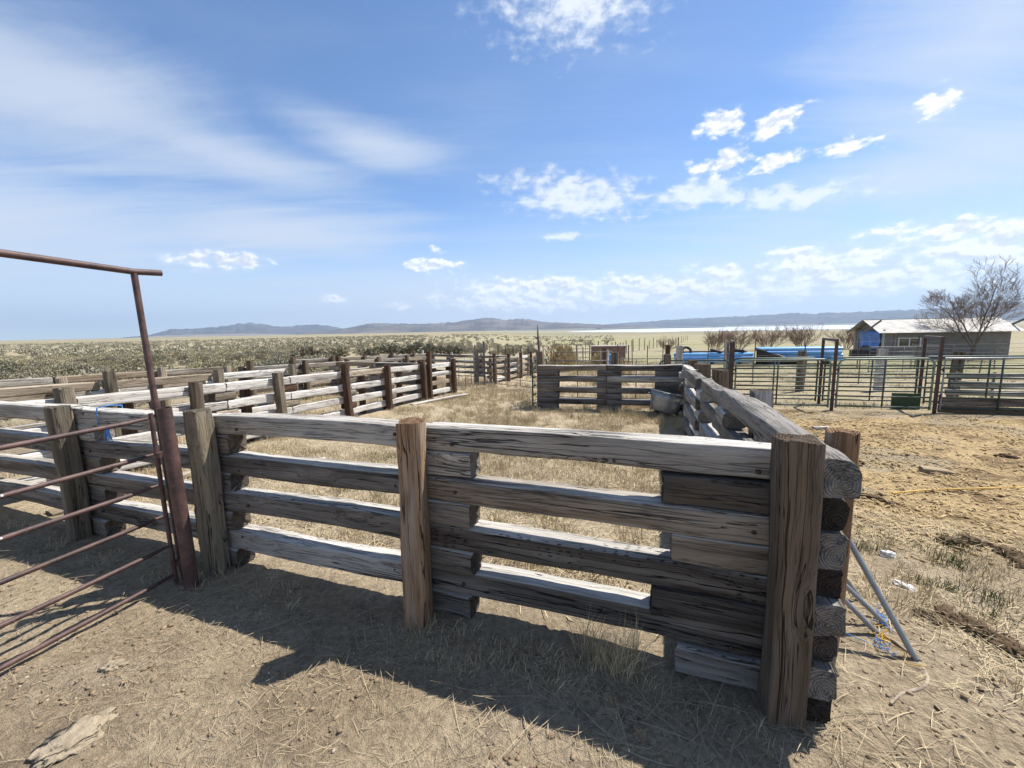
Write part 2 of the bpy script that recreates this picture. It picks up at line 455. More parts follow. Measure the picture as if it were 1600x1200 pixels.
def rust_mat(name, base, deep, pale):
    mt, nt, bs = new_mat(name)
    tc = N(nt, 'ShaderNodeTexCoord'); P = tc.outputs['Object']
    a = NOISE(nt, P, 9, 6, .65); b = NOISE(nt, P, 60, 5, .7); c3 = NOISE(nt, P, 3, 3)
    c = MIX(nt, STEP(nt, a, .35, .65), deep, base)
    c = MIX(nt, MA(nt, 'MULTIPLY', STEP(nt, b, .52, .75), .6), c, pale)
    c = MIX(nt, MA(nt, 'MULTIPLY', STEP(nt, c3, .5, .75), .35), c, deep)
    nt.links.new(c, bs.inputs['Base Color'])
    bs.inputs['Roughness'].default_value = .58; bs.inputs['Specular IOR Level'].default_value = .45
    bp = N(nt, 'ShaderNodeBump', {'Height': MA(nt, 'ADD', b, MA(nt, 'MULTIPLY', a, .6)), 'Strength': .45, 'Distance': .004}); nt.links.new(bp.outputs[0], bs.inputs['Normal'])
    return mt


M = {}
M['rust'] = rust_mat('rusty_pipe', (.115, .062, .052), (.050, .028, .026), (.19, .11, .085))
M['rust_dark'] = rust_mat('dark_rusty_pipe', (.085, .045, .035), (.035, .022, .019), (.14, .08, .055))
M['green'] = flat_mat('green_gate_paint', (.045, .075, .050), .42, 0, 14, .3, dark=(.028, .040, .028), spec=.5)
M['green_lt'] = flat_mat('pale_green_gate_paint', (.16, .24, .17), .4, 0, 14, .3, dark=(.08, .13, .09), spec=.5)
M['galv'] = flat_mat('galvanised_steel', (.32, .335, .35), .42, .55, 11, .3, dark=(.20, .215, .23))
M['panel'] = flat_mat('grey_steel_panel', (.19, .18, .165), .5, .3, 14, .3, dark=(.10, .085, .07))
M['straw'] = flat_mat('dry_straw', (.60, .50, .32), .8, 0, 20, .3, dark=(.33, .25, .14), island=True, spec=.2)
M['straw_grey'] = flat_mat('grey_straw', (.46, .38, .25), .85, 0, 20, .3, dark=(.22, .17, .11), island=True, spec=.15)
M['stubble'] = flat_mat('dry_grass', (.56, .47, .305), .85, 0, 20, .3, dark=(.35, .28, .17), island=True, spec=.15)
M['greengrass'] = flat_mat('green_grass', (.14, .16, .055), .8, 0, 20, .3, dark=(.08, .10, .035), island=True, spec=.2)
M['pebble'] = flat_mat('pebbles', (.46, .40, .32), .9, 0, 30, .3, dark=(.20, .16, .12), island=True, spec=.2)
M['clod'] = flat_mat('dirt_clods', (.30, .225, .15), .95, 0, 30, .3, dark=(.17, .125, .08), island=True, spec=.1)
M['chips'] = flat_mat('bedding_chips', (.50, .38, .20), .95, 0, 30, .3, dark=(.16, .105, .055), island=True, spec=.1)
M['manure'] = flat_mat('dry_manure', (.15, .105, .065), .95, 0, 18, .35, bump=.04, dark=(.035, .025, .016), spec=.1)
M['sage'] = flat_mat('sagebrush_leaves', (.345, .32, .235), .9, 0, 3, .3, dark=(.17, .153, .11), island=True, spec=.12, objrand=.75)
M['sage_y'] = flat_mat('yellow_green_sage', (.38, .34, .22), .9, 0, 3, .3, dark=(.19, .168, .108), island=True, spec=.12, objrand=.75)
M['sage_d'] = flat_mat('dark_brush_leaves', (.29, .27, .19), .9, 0, 3, .3, dark=(.14, .128, .088), island=True, spec=.12)
M['tanbrush'] = flat_mat('tan_dry_brush', (.50, .41, .24), .9, 0, 3, .3, dark=(.26, .19, .105), island=True, spec=.12)
M['twig'] = flat_mat('reddish_twigs', (.28, .19, .155), .9, 0, 6, .3, dark=(.15, .10, .08), island=True, spec=.15)
M['twig_tan'] = flat_mat('tan_twigs', (.27, .205, .165), .9, 0, 6, .3, dark=(.14, .105, .085), island=True, spec=.15)
M['bark'] = flat_mat('grey_brown_bark', (.185, .150, .125), .9, 0, 6, .3, dark=(.09, .07, .058), spec=.15)
M['bluepipe'] = flat_mat('blue_plastic', (.17, .43, .76), .32, 0, 5, .35, dark=(.10, .29, .60), spec=.5, objrand=1.0)
M['bluetwine'] = flat_mat('blue_twine', (.06, .27, .62), .5, 0, 30, .3, dark=(.04, .18, .45))
M['yellow'] = flat_mat('yellow_hose_rubber', (.62, .36, .035), .45, 0, 9, .3, dark=(.42, .23, .02))
M['black'] = flat_mat('black_rubber', (.022, .022, .024), .6, 0, 9, .3, dark=(.010, .010, .011))
M['tarp'] = flat_mat('blue_tarp_weave', (.065, .20, .56), .5, 0, 3, .3, dark=(.04, .13, .42), bump=.02)
M['stucco'] = flat_mat('grey_stucco', (.25, .235, .22), .95, 0, 3, .3, dark=(.18, .168, .155), bump=.01, spec=.1)
M['sheet'] = flat_mat('pale_roof_sheet', (.43, .42, .40), .7, .05, 1.6, .25, dark=(.25, .23, .205))
M['whitepaint'] = flat_mat('white_paint', (.74, .74, .72), .5, 0, 9, .3, dark=(.58, .57, .54))
M['glass'] = flat_mat('dark_window_glass', (.03, .035, .04), .06, 0, 2, .3, spec=.8)
M['plasticwhite'] = flat_mat('white_plastic_scrap', (.68, .67, .64), .5, 0, 9, .3, dark=(.5, .49, .46))
M['stone'] = flat_mat('pale_stone', (.36, .295, .205), .9, 0, 24, .4, bump=.03, dark=(.18, .145, .10))
M['wire'] = flat_mat('dull_fence_wire', (.16, .15, .14), .6, .4, 9, .3)
M['crate'] = flat_mat('black_crate_plastic', (.04, .042, .05), .5, 0, 9, .3)


# ------------------------------------------------------------------ ground
def build_ground():
    def axis_pos(start, end, step, ratio):
        out = []; x = start; s = step
        while x < end:
            out.append(x); s = max(step, (abs(x - start)) * (ratio - 1) + step); x += s
        out.append(end); return out
    fine_x = list(np.arange(-4.0, 5.6, .035))
    right = axis_pos(5.6, 35500, .05, 1.045)
    left = [-v - 4.0 for v in axis_pos(0, 35500, .05, 1.045)][1:]
    xs = np.array(sorted(left) + fine_x + right)
    fine_y = list(np.arange(1.0, 5.0, .032))
    ys = np.array([-60, -30, -15, -8, -4, -2] + list(np.arange(-1, 1.0, .12)) + fine_y + axis_pos(5.0, 35500, .045, 1.034))
    X, Y = np.meshgrid(xs, ys)
    Z = TN(X, Y) + micro(X, Y)
    far = sstep(60, 160, np.hypot(X, Y))
    Z = Z + far * (fbm(X / 37, Y / 37, 3, 3) - .5) * .5 * (1 - sstep(1500, 2600, np.hypot(X, Y)))
    ny, nx = X.shape
    V = np.stack([X.ravel(), Y.ravel(), Z.ravel()], 1)
    i = np.arange(ny * nx).reshape(ny, nx)
    F = np.stack([i[:-1, :-1].ravel(), i[:-1, 1:].ravel(), i[1:, 1:].ravel(), i[1:, :-1].ravel()], 1)
    # earth colours by place
    U, Vv = UV(X, Y); D = np.hypot(X, Y); AZ = np.degrees(np.arctan2(X, np.maximum(Y, .01)))
    n1 = fbm(X * .9, Y * .9, 41, 4); n2 = fbm(X * 3.1, Y * 3.1, 47, 3); n3 = fbm(X / 30, Y / 30, 51, 4); n4 = fbm(X / 300, Y / 90, 57, 4)
    C = np.zeros(X.shape + (3,))

    def lay(colr, w):
        nonlocal C
        C = C * (1 - w[..., None]) + np.array(colr) * w[..., None]
    lay((.40, .320, .215), np.ones_like(X))
    lay((.285, .220, .150), sstep(.50, .68, n1) * .7)
    lay((.43, .35, .25), sstep(.55, .75, n2) * .5)
    n5 = fbm(X * .55, Y * .55, 67, 4)
    lay((.225, .168, .112), sstep(.56, .70, n5) * .55)
    lay((.43, .355, .26), sstep(.56, .70, 1 - n5) * .5)
    pen = sstep(-.1, .35, Vv) * sstep(-.15, .2, U)
    lay((.42, .345, .235), pen * .8)
    lay((.32, .255, .175), pen * sstep(.5, .66, n1) * .8)
    yard = sstep(.35, .9, -U + (n1 - .5) * 1.6) * sstep(1.6, 3.0, Vv + (n1 - .5) * 2.0 - .25 * np.minimum(0, U + 1)) * (1 - sstep(9.4, 10.2, Vv))
    lay((.47, .34, .175), yard * .9)
    lay((.20, .135, .075), yard * sstep(.50, .66, n2) * .85)
    lay((.36, .30, .215), yard * sstep(.52, .66, n1) * .8)
    lot = sstep(9.4, 10.4, Vv) * sstep(-.5, .5, -U)
    lay((.36, .30, .195), lot)
    lay((.27, .225, .13), lot * sstep(.5, .62, n1) * .6)
    out = sstep(13, 18, np.maximum(Vv - 8, U))
    lay((.295, .255, .175), out)
    lay((.25, .235, .125), out * sstep(.42, .62, n3) * .8)
    left_ = out * (1 - sstep(-12, 4, AZ))
    lay((.30, .255, .165), left_ * (1 - sstep(500, 2500, D)) * .8)
    plain = sstep(150, 500, D)
    lay((.28, .243, .16), plain * sstep(.40, .62, n4))
    lay((.195, .18, .12), plain * (1 - sstep(.38, .56, n4)) * .8)
    lay((.195, .195, .125), plain * sstep(900, 1300, D) * (1 - sstep(2300, 2700, D)) * sstep(-6, 2, AZ) * (1 - sstep(24, 27, AZ)) * .85)
    lay((.30, .27, .17), sstep(4000, 7000, D))
    C = C * (0.92 + .16 * fbm(X * 11, Y * 11, 61, 2))[..., None]
    mt, nt, bs = new_mat('trampled_earth')
    at = N(nt, 'ShaderNodeAttribute', attribute_name='earth')
    tc = N(nt, 'ShaderNodeTexCoord'); P = tc.outputs['Object']
    a = NOISE(nt, P, 26, 8, .68); b = NOISE(nt, P, 140, 5, .65); g = NOISE(nt, P, 5, 4, .6)
    k = MA(nt, 'ADD', MA(nt, 'MULTIPLY', a, .9), MA(nt, 'ADD', MA(nt, 'MULTIPLY', b, .6), MA(nt, 'MULTIPLY', g, .4)))
    k = MA(nt, 'ADD', MA(nt, 'MULTIPLY', STEP(nt, k, .66, 1.24), .85), .60)
    sx = N(nt, 'ShaderNodeSeparateXYZ', {0: P})
    # brush speckle on the far plain
    dist = VM(nt, 'LENGTH', P).outputs['Value']
    vo = N(nt, 'ShaderNodeTexVoronoi', {'Vector': P, 'Scale': .16, 'Randomness': 1.0})
    sp_ = MA(nt, 'MULTIPLY', MA(nt, 'SUBTRACT', 1.0, STEP(nt, vo.outputs['Distance'], .18, .42)), STEP(nt, dist, 160, 420))
    spm = STEP(nt, NOISE(nt, SCALE(nt, P, (.004, .010, 1)), 1.0, 4), .42, .58)
    cc = VM(nt, 'SCALE', at.outputs['Color']); nt.links.new(k, cc.inputs['Scale'])
    c = MIX(nt, MA(nt, 'MULTIPLY', MA(nt, 'MULTIPLY', sp_, spm), .75), cc.outputs[0], (.115, .115, .07))
    nt.links.new(c, bs.inputs['Base Color'])
    bs.inputs['Roughness'].default_value = .95; bs.inputs['Specular IOR Level'].default_value = .1
    bp = N(nt, 'ShaderNodeBump', {'Height': MA(nt, 'ADD', MA(nt, 'MULTIPLY', a, 1.0), MA(nt, 'MULTIPLY', b, .35)), 'Strength': 1.0, 'Distance': .05}); nt.links.new(bp.outputs[0], bs.inputs['Normal'])
    o = np_mesh('ground', V, F, mt, smooth=True)
    ca = o.data.color_attributes.new('earth', 'FLOAT_COLOR', 'POINT')
    ca.data.foreach_set('color', np.concatenate([C.reshape(-1, 3), np.ones((ny * nx, 1))], 1).astype(np.float32).ravel())
    tag(o, 'dusty trampled earth of the corrals running out into the dry plain', 'ground', kind='structure')


build_ground()


# ------------------------------------------------------------------ mountains and lake
def px_dir(px, py):
    d = fw * 640 + rt * (px - 800) + up * (600 - py)
    return math.atan2(d.x, d.y), d.z / math.hypot(d.x, d.y)


def mountain(name, label, prof, dist, depth, mat, seed, foot=8.0):
    pts = [(px_dir(x, y)) for x, y in prof]
    az = np.array([p[0] for p in pts]); el = np.array([p[1] for p in pts])
    na = 300; nd = 41
    A = np.linspace(az[0], az[-1], na); E = np.interp(A, az, el)
    ds = np.linspace(-1, 1, nd)
    V = []; 
    for j, t in enumerate(ds):
        dd = dist + t * depth
        X = np.sin(A) * dd; Y = np.cos(A) * dd
        crest = np.maximum(E * dist + EYE, 0) * (1 + .20 * (fbm(A * 170, A * 0 + seed, seed + 5, 4) - .5))
        rid = 1 - np.abs(2 * fbm(X / (depth * .32), Y / (depth * .32), seed, 4) - 1)
        fall = max(0.0, 1 - abs(t)) ** .85
        hgt = crest * fall * (1 - (1 - rid) * .75 * min(1, abs(t) * 2.2))
        edge = np.minimum(1, np.minimum(np.arange(na), na - 1 - np.arange(na)) / 6.0)
        Z = -60 + (hgt + 60) * edge
        V.append(np.stack([X, Y, Z + foot * 0], 1))
    V = np.concatenate(V)
    i = np.arange(nd * na).reshape(nd, na)
    F = np.stack([i[:-1, :-1].ravel(), i[:-1, 1:].ravel(), i[1:, 1:].ravel(), i[1:, :-1].ravel()], 1)
    o = np_mesh(name, V, F, mat, smooth=True)
    return tag(o, label, 'mountains', kind='structure')


def rock_mat(name, a, b, snow=0.0, snow_z=800):
    mt, nt, bs = new_mat(name)
    tc = N(nt, 'ShaderNodeTexCoord'); P = tc.outputs['Object']
    n = NOISE(nt, SCALE(nt, P, (.0011, .0011, .004)), 1, 7, .6)
    c = MIX(nt, STEP(nt, n, .36, .64), a, b)
    if snow:
        sz = N(nt, 'ShaderNodeSeparateXYZ', {0: P}).outputs[2]
        sm = MA(nt, 'MULTIPLY', STEP(nt, sz, snow_z, snow_z + 160), STEP(nt, NOISE(nt, SCALE(nt, P, (.004, .004, .01)), 1, 5), .5, .6))
        c = MIX(nt, MA(nt, 'MULTIPLY', sm, snow), c, (.75, .78, .82))
    nt.links.new(c, bs.inputs['Base Color']); bs.inputs['Roughness'].default_value = 1; bs.inputs['Specular IOR Level'].default_value = 0
    return mt


mountain('mountain_range', 'brown rolling hills low on the middle of the horizon',
         [(430, 527), (470, 521), (520, 516), (545, 512), (575, 505), (600, 505), (650, 506), (700, 504), (735, 500), (762, 496), (790, 500), (815, 498), (850, 503), (900, 505), (960, 508), (1020, 510), (1080, 512), (1140, 513)],
         19000, 4500, rock_mat('brown_hill', (.070, .060, .054), (.155, .128, .105)), 3)
mountain('mountain_range', 'blue distant ridge with snow streaks left of the middle hills',
         [(150, 532), (235, 523), (265, 515), (300, 513), (340, 511), (372, 506), (395, 504), (420, 508), (445, 511), (470, 508), (490, 507), (515, 509), (545, 515), (600, 517)],
         26000, 4500, rock_mat('blue_ridge_rock', (.06, .058, .055), (.11, .10, .09), .9, 600), 8)
mountain('mountain_range', 'long blue range behind the lake on the right horizon',
         [(930, 508), (1000, 503), (1060, 499), (1120, 496), (1160, 494), (1200, 492), (1235, 489), (1270, 490), (1310, 488), (1350, 487), (1390, 485), (1430, 484), (1480, 481), (1530, 475), (1570, 472), (1610, 473), (1680, 480), (1760, 488)],
         27000, 4500, rock_mat('blue_range_rock', (.06, .058, .055), (.11, .10, .09), .8, 950), 14)
mountain('mountain_range', 'faint low hills on the far left horizon',
         [(-160, 545), (-60, 538), (5, 535), (30, 533), (70, 534), (110, 533), (160, 531), (215, 527), (260, 524), (330, 522), (400, 521), (470, 522)],
         21000, 2500, rock_mat('low_hill', (.18, .15, .12), (.27, .22, .17)), 19)


def build_lake():
    mt, nt, bs = new_mat('shallow_alkali_water')
    tc = N(nt, 'ShaderNodeTexCoord')
    n = NOISE(nt, SCALE(nt, tc.outputs['Object'], (.0015, .006, 1)), 1, 4)
    c = MIX(nt, STEP(nt, n, .35, .65), (.60, .63, .66), (.74, .76, .77))
    nt.links.new(c, bs.inputs['Base Color']); bs.inputs['Roughness'].default_value = .25
    rim = []
    far = []
    for k in range(41):
        az = R(7.5 + (47 - 7.5) * k / 40)
        taper = min(1, k / 10)
        rn = 3250 + 120 * math.sin(k * .9) + (1 - taper) * 1500
        rf = rn + 100 + taper * 8500
        rim.append((math.sin(az) * rn, math.cos(az) * rn, -32.3)); far.append((math.sin(az) * rf, math.cos(az) * rf, -32.3))
    v = rim + far; n_ = len(rim)
    f = [(k, k + 1, n_ + k + 1, n_ + k) for k in range(n_ - 1)]
    o = mesh_obj('lake', v, f, mt)
    tag(o, 'pale shallow lake shining as a thin strip under the right hand mountains', 'lake', kind='structure')


build_lake()


# ------------------------------------------------------------------ timber pieces
def tie_mesh(name, L, w, h, seed, rings=18, per=20, rough=.006, sq=5.0, ragged=.012, cracks=2):
    rnd = random.Random(seed)
    V = []; F = []
    angs = [2 * math.pi * (k + .5) / per for k in range(per)]
    cs = []
    for a in angs:
        ca_, sa_ = math.cos(a), math.sin(a)
        cs.append((math.copysign(abs(ca_) ** (2 / sq), ca_), math.copysign(abs(sa_) ** (2 / sq), sa_)))
    cr = [(rnd.randrange(per), rnd.uniform(-.5, .1) * L, rnd.uniform(.3, .9) * L, rnd.uniform(.006, .014)) for _ in range(cracks)]
    xs = []
    for i in range(rings):
        t = i / (rings - 1); t = .5 - .5 * math.cos(math.pi * t) if rings > 6 else t
        xs.append((.35 * t + .65 * i / (rings - 1) - .5) * L)
    so_ = rnd.uniform(0, 100)
    bow_y = rnd.uniform(-.012, .012) * L; bow_z = rnd.uniform(-.008, .008) * L
    for i, x in enumerate(xs):
        e = 1 - .025 * max(0, 1 - min(x + L / 2, L / 2 - x) / .03)
        b = 1 - (2 * x / L) ** 2
        sw = 1 + .05 * mnoise.noise(Vector((x * 1.3, so_, 0))); sh = 1 + .05 * mnoise.noise(Vector((x * 1.3, so_ + 9, 0)))
        for k, (cy, cz) in enumerate(cs):
            n = mnoise.noise(Vector((x * 2.2 + so_, cy * 1.8, cz * 1.8))) * rough * 1.6 + mnoise.noise(Vector((x * 9 + so_, cy * 5, cz * 5))) * rough * .7
            y = cy * w / 2 * e * sw; z = cz * h / 2 * e * sh
            rr = math.hypot(y, z) or 1
            dep = 0
            for (ck, c0, cl, cd) in cr:
                if k == ck and c0 < x < c0 + cl: dep = cd
            q = (rr + n - dep) / rr
            xx = x
            if i == 0 or i == rings - 1:
                xx += ragged * mnoise.noise(Vector((cy * 2.5 + so_, cz * 2.5, i))) * 1.5
            V.append((xx, y * q + bow_y * b, z * q + bow_z * b))
    for i in range(rings - 1):
        for k in range(per):
            k2 = (k + 1) % per
            F.append((i * per + k, i * per + k2, (i + 1) * per + k2, (i + 1) * per + k))
    for end, ring in ((0, 0), (1, rings - 1)):
        b = len(V)
        for s_ in (1.0, .55):
            for k in range(per):
                x, y, z = V[ring * per + k]
                V.append((x + (0 if s_ == 1 else ragged * rnd.uniform(-.6, .6)), y * s_, z * s_))
        V.append((xs[ring], 0, 0)); cidx = len(V) - 1
        for k in range(per):
            k2 = (k + 1) % per
            q = (b + k, b + per + k, b + per + k2, b + k2); t3 = (b + per + k, cidx, b + per + k2)
            if end == 0: q = q[::-1]; t3 = t3[::-1]
            F.append(q[::-1]); F.append(t3[::-1])
    me = bpy.data.meshes.new(name)
    me.from_pydata(V, [], F)
    me.polygons.foreach_set('use_smooth', [True] * len(me.polygons))
    me.update()
    return me


_pool = {}


def pool(kind, L, w, h, seed, mat):
    """shared low detail timbers for fences farther away"""
    key = (kind, round(L, 2), round(w, 2), round(h, 2), seed % 4, mat)
    if key not in _pool:
        me = tie_mesh(kind, L, w, h, sum(map(ord, str(key))), rings=6, per=16, rough=.007, sq=8.0)
        me.materials.append(WD[mat]); _pool[key] = me
    return _pool[key]


class Fence:
    """a railway-tie fence: local x along the fence, y to its left"""
    def __init__(s, label, u, v, rotdeg, group=None, hero=False, name='timber_fence', seed=1):
        x, y = W(u, v)
        s.z0 = T(x, y); s.rot = R(rotdeg); s.x0, s.y0 = x, y
        s.root = empty(name, (x, y, s.z0), s.rot, label, 'fence', group)
        s.hero = hero; s.seed = seed; s.rnd = random.Random(seed)

    def g(s, lx, ly):
        c, n = math.cos(s.rot), math.sin(s.rot)
        return T(s.x0 + lx * c - ly * n, s.y0 + lx * n + ly * c) - s.z0

    def piece(s, name, xa, xb, y, z, w, h, mat, dz=0, sq=5.0, rough=.006, dy=0):
        s.seed += 1
        L = xb - xa; xm = (xa + xb) / 2
        ga, gb = s.g(xa, y), s.g(xb, y)
        pitch = -math.atan2(gb - ga + dz, L)
        yaw = math.atan2(dy, L)
        if s.hero:
            me = tie_mesh(name, L, w, h, s.seed, rings=max(6, int(L * 12)), per=24, rough=rough, sq=sq); me.materials.append(WD[mat])
        else:
            me = pool(name, round(L * 5) / 5, w, h, s.seed, mat)
        o = inst(name, me, s.root, (xm, y, (ga + gb) / 2 + z), (s.rnd.uniform(-.02, .02), pitch, yaw))
        return o

    def post(s, x, y, hgt, w, d, mat, lean=(0, 0), sq=6.0, rz=0.0):
        s.seed += 1
        L = hgt + .25
        if s.hero:
            me = tie_mesh('post', L, w, d, s.seed, rings=18, per=24, rough=.006, sq=sq, cracks=4); me.materials.append(WD[mat])
        else:
            me = pool('post', round(L * 10) / 10, w, d, s.seed, mat)
        o = inst('post', me, s.root, (x, y, s.g(x, y) + hgt - L / 2))
        # local x of the timber stands up; lean tilts it along the fence and across it
        rm = Matrix.Rotation(lean[0], 4, 'Y') @ Matrix.Rotation(lean[1], 4, 'X') @ Matrix.Rotation(rz, 4, 'Z') @ Matrix.Rotation(-math.pi / 2, 4, 'Y')
        o.rotation_euler = rm.to_euler()
        return o


LAY = .149


def lz(k):
    return LAY * (k + .5) + .0


# --- near fence: four panels across the foreground -----------------
F1 = Fence('near weathered railway-tie fence crossing the foreground, with grey top rail and four posts', 0, .07, 160, hero=True, seed=101)
pan = [(-.06, 1.84, ['greyinc', 'brown', 'darkinc', 'dark'], (.012, .0)), (1.86, 3.66, ['grey', 'dark', 'dark', 'grey'], (0, 0)),
       (3.68, 5.52, ['grey', 'dark', 'brown', 'brown'], (0, 0)), (5.54, 7.45, ['grey', 'dark', 'brown', 'brown'], (0, 0))]
pan[0][2][0] = 'grey'
for xa, xb, ms, _ in pan:
    for j, k in enumerate((7, 5, 3, 1)):
        F1.piece('rail', xa + F1.rnd.uniform(-.01, .01), xb, F1.rnd.uniform(-.015, .015), lz(k) + F1.rnd.uniform(-.006, .006), .145, LAY * .985, ms[j], sq=8.0, rough=.006)
for k, xa, xb, mt_ in ((6, -.06, .50, 'black'), (4, -.06, .45, 'brown'), (2, -.06, .54, 'black'), (0, -.06, .42, 'greyinc')):
    F1.piece('spacer_block', xa, xb, .008, lz(k), .145, LAY * .985, mt_, sq=12.0)
for xc, wl, wr, mm in ((1.85, .26, .14, ('grey', 'brown', 'dark', 'dark')), (3.67, .12, .26, ('brown', 'dark', 'brown', 'dark')), (5.53, .30, .16, ('grey', 'brown', 'dark', 'brown'))):
    for k, mt_ in zip((6, 4, 2, 0), mm):
        F1.piece('spacer_block', xc - wl - F1.rnd.uniform(0, .05), xc + wr + F1.rnd.uniform(0, .04), F1.rnd.uniform(-.015, .015), lz(k), .15, LAY * .98, mt_, sq=6.0 if k == 2 else 12.0)
bolt_me = None
for o in [c for c in F1.root.children if c.name.startswith('rail')]:
    L_ = max(v.co.x for v in o.data.vertices)
    for sx_ in (-L_ + F1.rnd.uniform(.16, .3), L_ - F1.rnd.uniform(.16, .3)):
        if bolt_me is None:
            b_ = MB().tube([(0, -.004, 0), (0, .006, 0), (0, .009, 0)], [.011, .011, .007], 10).build('bolt', M['rust_dark'], o, True); bolt_me = b_.data
        else:
            b_ = inst('bolt', bolt_me, o)
        b_.location = (sx_, .0705, F1.rnd.uniform(-.04, .04))
F1.post(-.015, .165, 1.28, .155, .15, 'umber', (0, 0), 9, .05)
F1.post(1.865, .175, 1.25, .145, .15, 'orange', (-.012, 0.0), 5, .3)
F1.post(3.66, .17, 1.24, .135, .14, 'olive', (0, 0), 6, .1)
F1.post(5.47, .17, 1.21, .14, .14, 'olive', (0, .0), 6, .0)

# --- right fence running away from the corner -----------------------
F2 = Fence('pale split-log fence running away from the right corner post with stacked log ends', -.140, -.13, 71.1, hero=True, seed=301)
rj = [(0.0, 2.35), (2.33, 4.3), (4.28, 6.3), (6.28, 8.5)]
for n_, (xa, xb) in enumerate(rj):
    for j, k in enumerate((7, 5, 3, 1)):
        top = (n_ == 0 and j == 0)
        xs0 = xa + (0 if n_ else F2.rnd.uniform(-.04, .05))
        F2.piece('rail', xs0 - (.02 if top else 0), xb, .02 * n_ * (-1) ** n_, lz(k) + (.02 if top else 0),   .165 if top else .145, LAY * (1.12 if top else 1.0), 'ash' if (n_ + j) % 3 or n_ == 0 else 'grey', sq=4.2 if top else 8.0, rough=.011)
for k, mt_ in ((6, 'black'), (4, 'black'), (2, 'dark'), (0, 'black')):
    F2.piece('spacer_block', .03, .55, 0, lz(k), .145, LAY * .97, mt_, sq=5.0, rough=.010)
for xc in (2.34, 4.29, 6.29, 8.2):
    for k in (6, 4, 2, 0):
        F2.piece('spacer_block', xc - .24 - F2.rnd.uniform(0, .1), xc + .2, 0, lz(k), .19, LAY * .97, ('grey', 'brown', 'silver')[F2.rnd.randrange(3)], sq=4.0, rough=.010)
F2.post(.42, -.155, 1.24, .125, .13, 'orange', (0, .02), 3)
F2.post(1.95, -.17, 1.25, .17, .17, 'dark', (0, 0), 3)
for x_ in (4.45, 6.2, 7.0, 8.5):
    F2.post(x_, -.21, 1.30 if x_ != 7.0 else 1.27, .20, .18, 'umber', (0, 0), 6)

# --- dark fence closing the pen at the far side ----------------------
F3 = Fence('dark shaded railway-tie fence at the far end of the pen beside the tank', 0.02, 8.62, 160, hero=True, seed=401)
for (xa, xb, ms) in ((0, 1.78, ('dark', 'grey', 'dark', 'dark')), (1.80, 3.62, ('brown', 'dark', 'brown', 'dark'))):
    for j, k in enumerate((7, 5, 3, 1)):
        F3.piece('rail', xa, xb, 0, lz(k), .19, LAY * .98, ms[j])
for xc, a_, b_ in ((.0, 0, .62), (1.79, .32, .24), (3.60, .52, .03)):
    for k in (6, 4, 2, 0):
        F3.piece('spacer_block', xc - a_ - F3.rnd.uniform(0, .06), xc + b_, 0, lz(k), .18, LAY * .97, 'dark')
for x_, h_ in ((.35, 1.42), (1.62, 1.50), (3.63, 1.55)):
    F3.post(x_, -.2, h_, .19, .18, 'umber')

# --- sunlit lane fence on the left -----------------------------------
F4 = Fence('long silver-bleached rail fence with brown posts running away on the left', 7.27, -1.2, 72, hero=True, seed=501)
lj = [0, 2.0, 3.9, 5.2, 6.95, 8.55, 10.3, 12.35]
for n_ in range(len(lj) - 1):
    for j, k in enumerate((7, 5, 3, 1)):
        mt_ = 'silver' if not (n_ in (4,) and j == 0) else 'tan'
        if n_ == 6 and j == 2: mt_ = 'tan'
        F4.piece('rail', lj[n_], lj[n_ + 1] - .02, 0, lz(k) - .06, .14, LAY * .98, mt_, sq=8.0)
for xc in lj[1:]:
    for k in (6, 4, 2, 0):
        F4.piece('spacer_block', xc - .2, xc + .16, -.0 + .02, lz(k) - .06, .17, LAY * .95, ('russet', 'brown', 'tan')[F4.rnd.randrange(3)])
for x_, h_, mt_, ln in ((1.85, 1.26, 'olive', 0), (3.35, 1.2, 'umber', 0), (4.85, 1.24, 'olive', -.02), (6.7, 1.33, 'russet', -.05), (8.3, 1.22, 'russet', -.01), (10.15, 1.24, 'russet', -.03), (10.55, 1.55, 'russet', 0), (12.3, 1.25, 'russet', -.02)):
    F4.post(x_, -.155, h_, .145, .14, mt_, (ln, 0))
for x_ in (2.6, 4.4, 7.6, 9.3, 11.4):
    F4.post(x_, .16, 1.0, .14, .13, 'russet')

# --- more corral fences to the left ----------------------------------
def simple_fence(label, u, v, rot, joints, mats, seed, post_mat='umber', side=-.19, layers=(7, 5, 3, 1), ph=1.28, both=False):
    f_ = Fence(label, u, v, rot, seed=seed)
    for n_ in range(len(joints) - 1):
        for j, k in enumerate(layers):
            if f_.rnd.random() < .06 and j: continue
            f_.piece('rail', joints[n_], joints[n_ + 1] - .02, f_.rnd.uniform(-.01, .01), lz(k) - .04, .13, LAY * .98, mats[f_.rnd.randrange(len(mats))])
    for xc in joints:
        for k in [q - 1 for q in layers]:
            f_.piece('spacer_block', xc - .2, xc + .2, 0, lz(k) - .04, .17, LAY * .95, mats[f_.rnd.randrange(len(mats))])
        f_.post(xc + .03, side, ph + f_.rnd.uniform(-.08, .06), .15, .14, post_mat, (f_.rnd.uniform(-.03, .03), 0))
        if both: f_.post(xc + .1, -side, ph - .1, .17, .16, post_mat)
    return f_


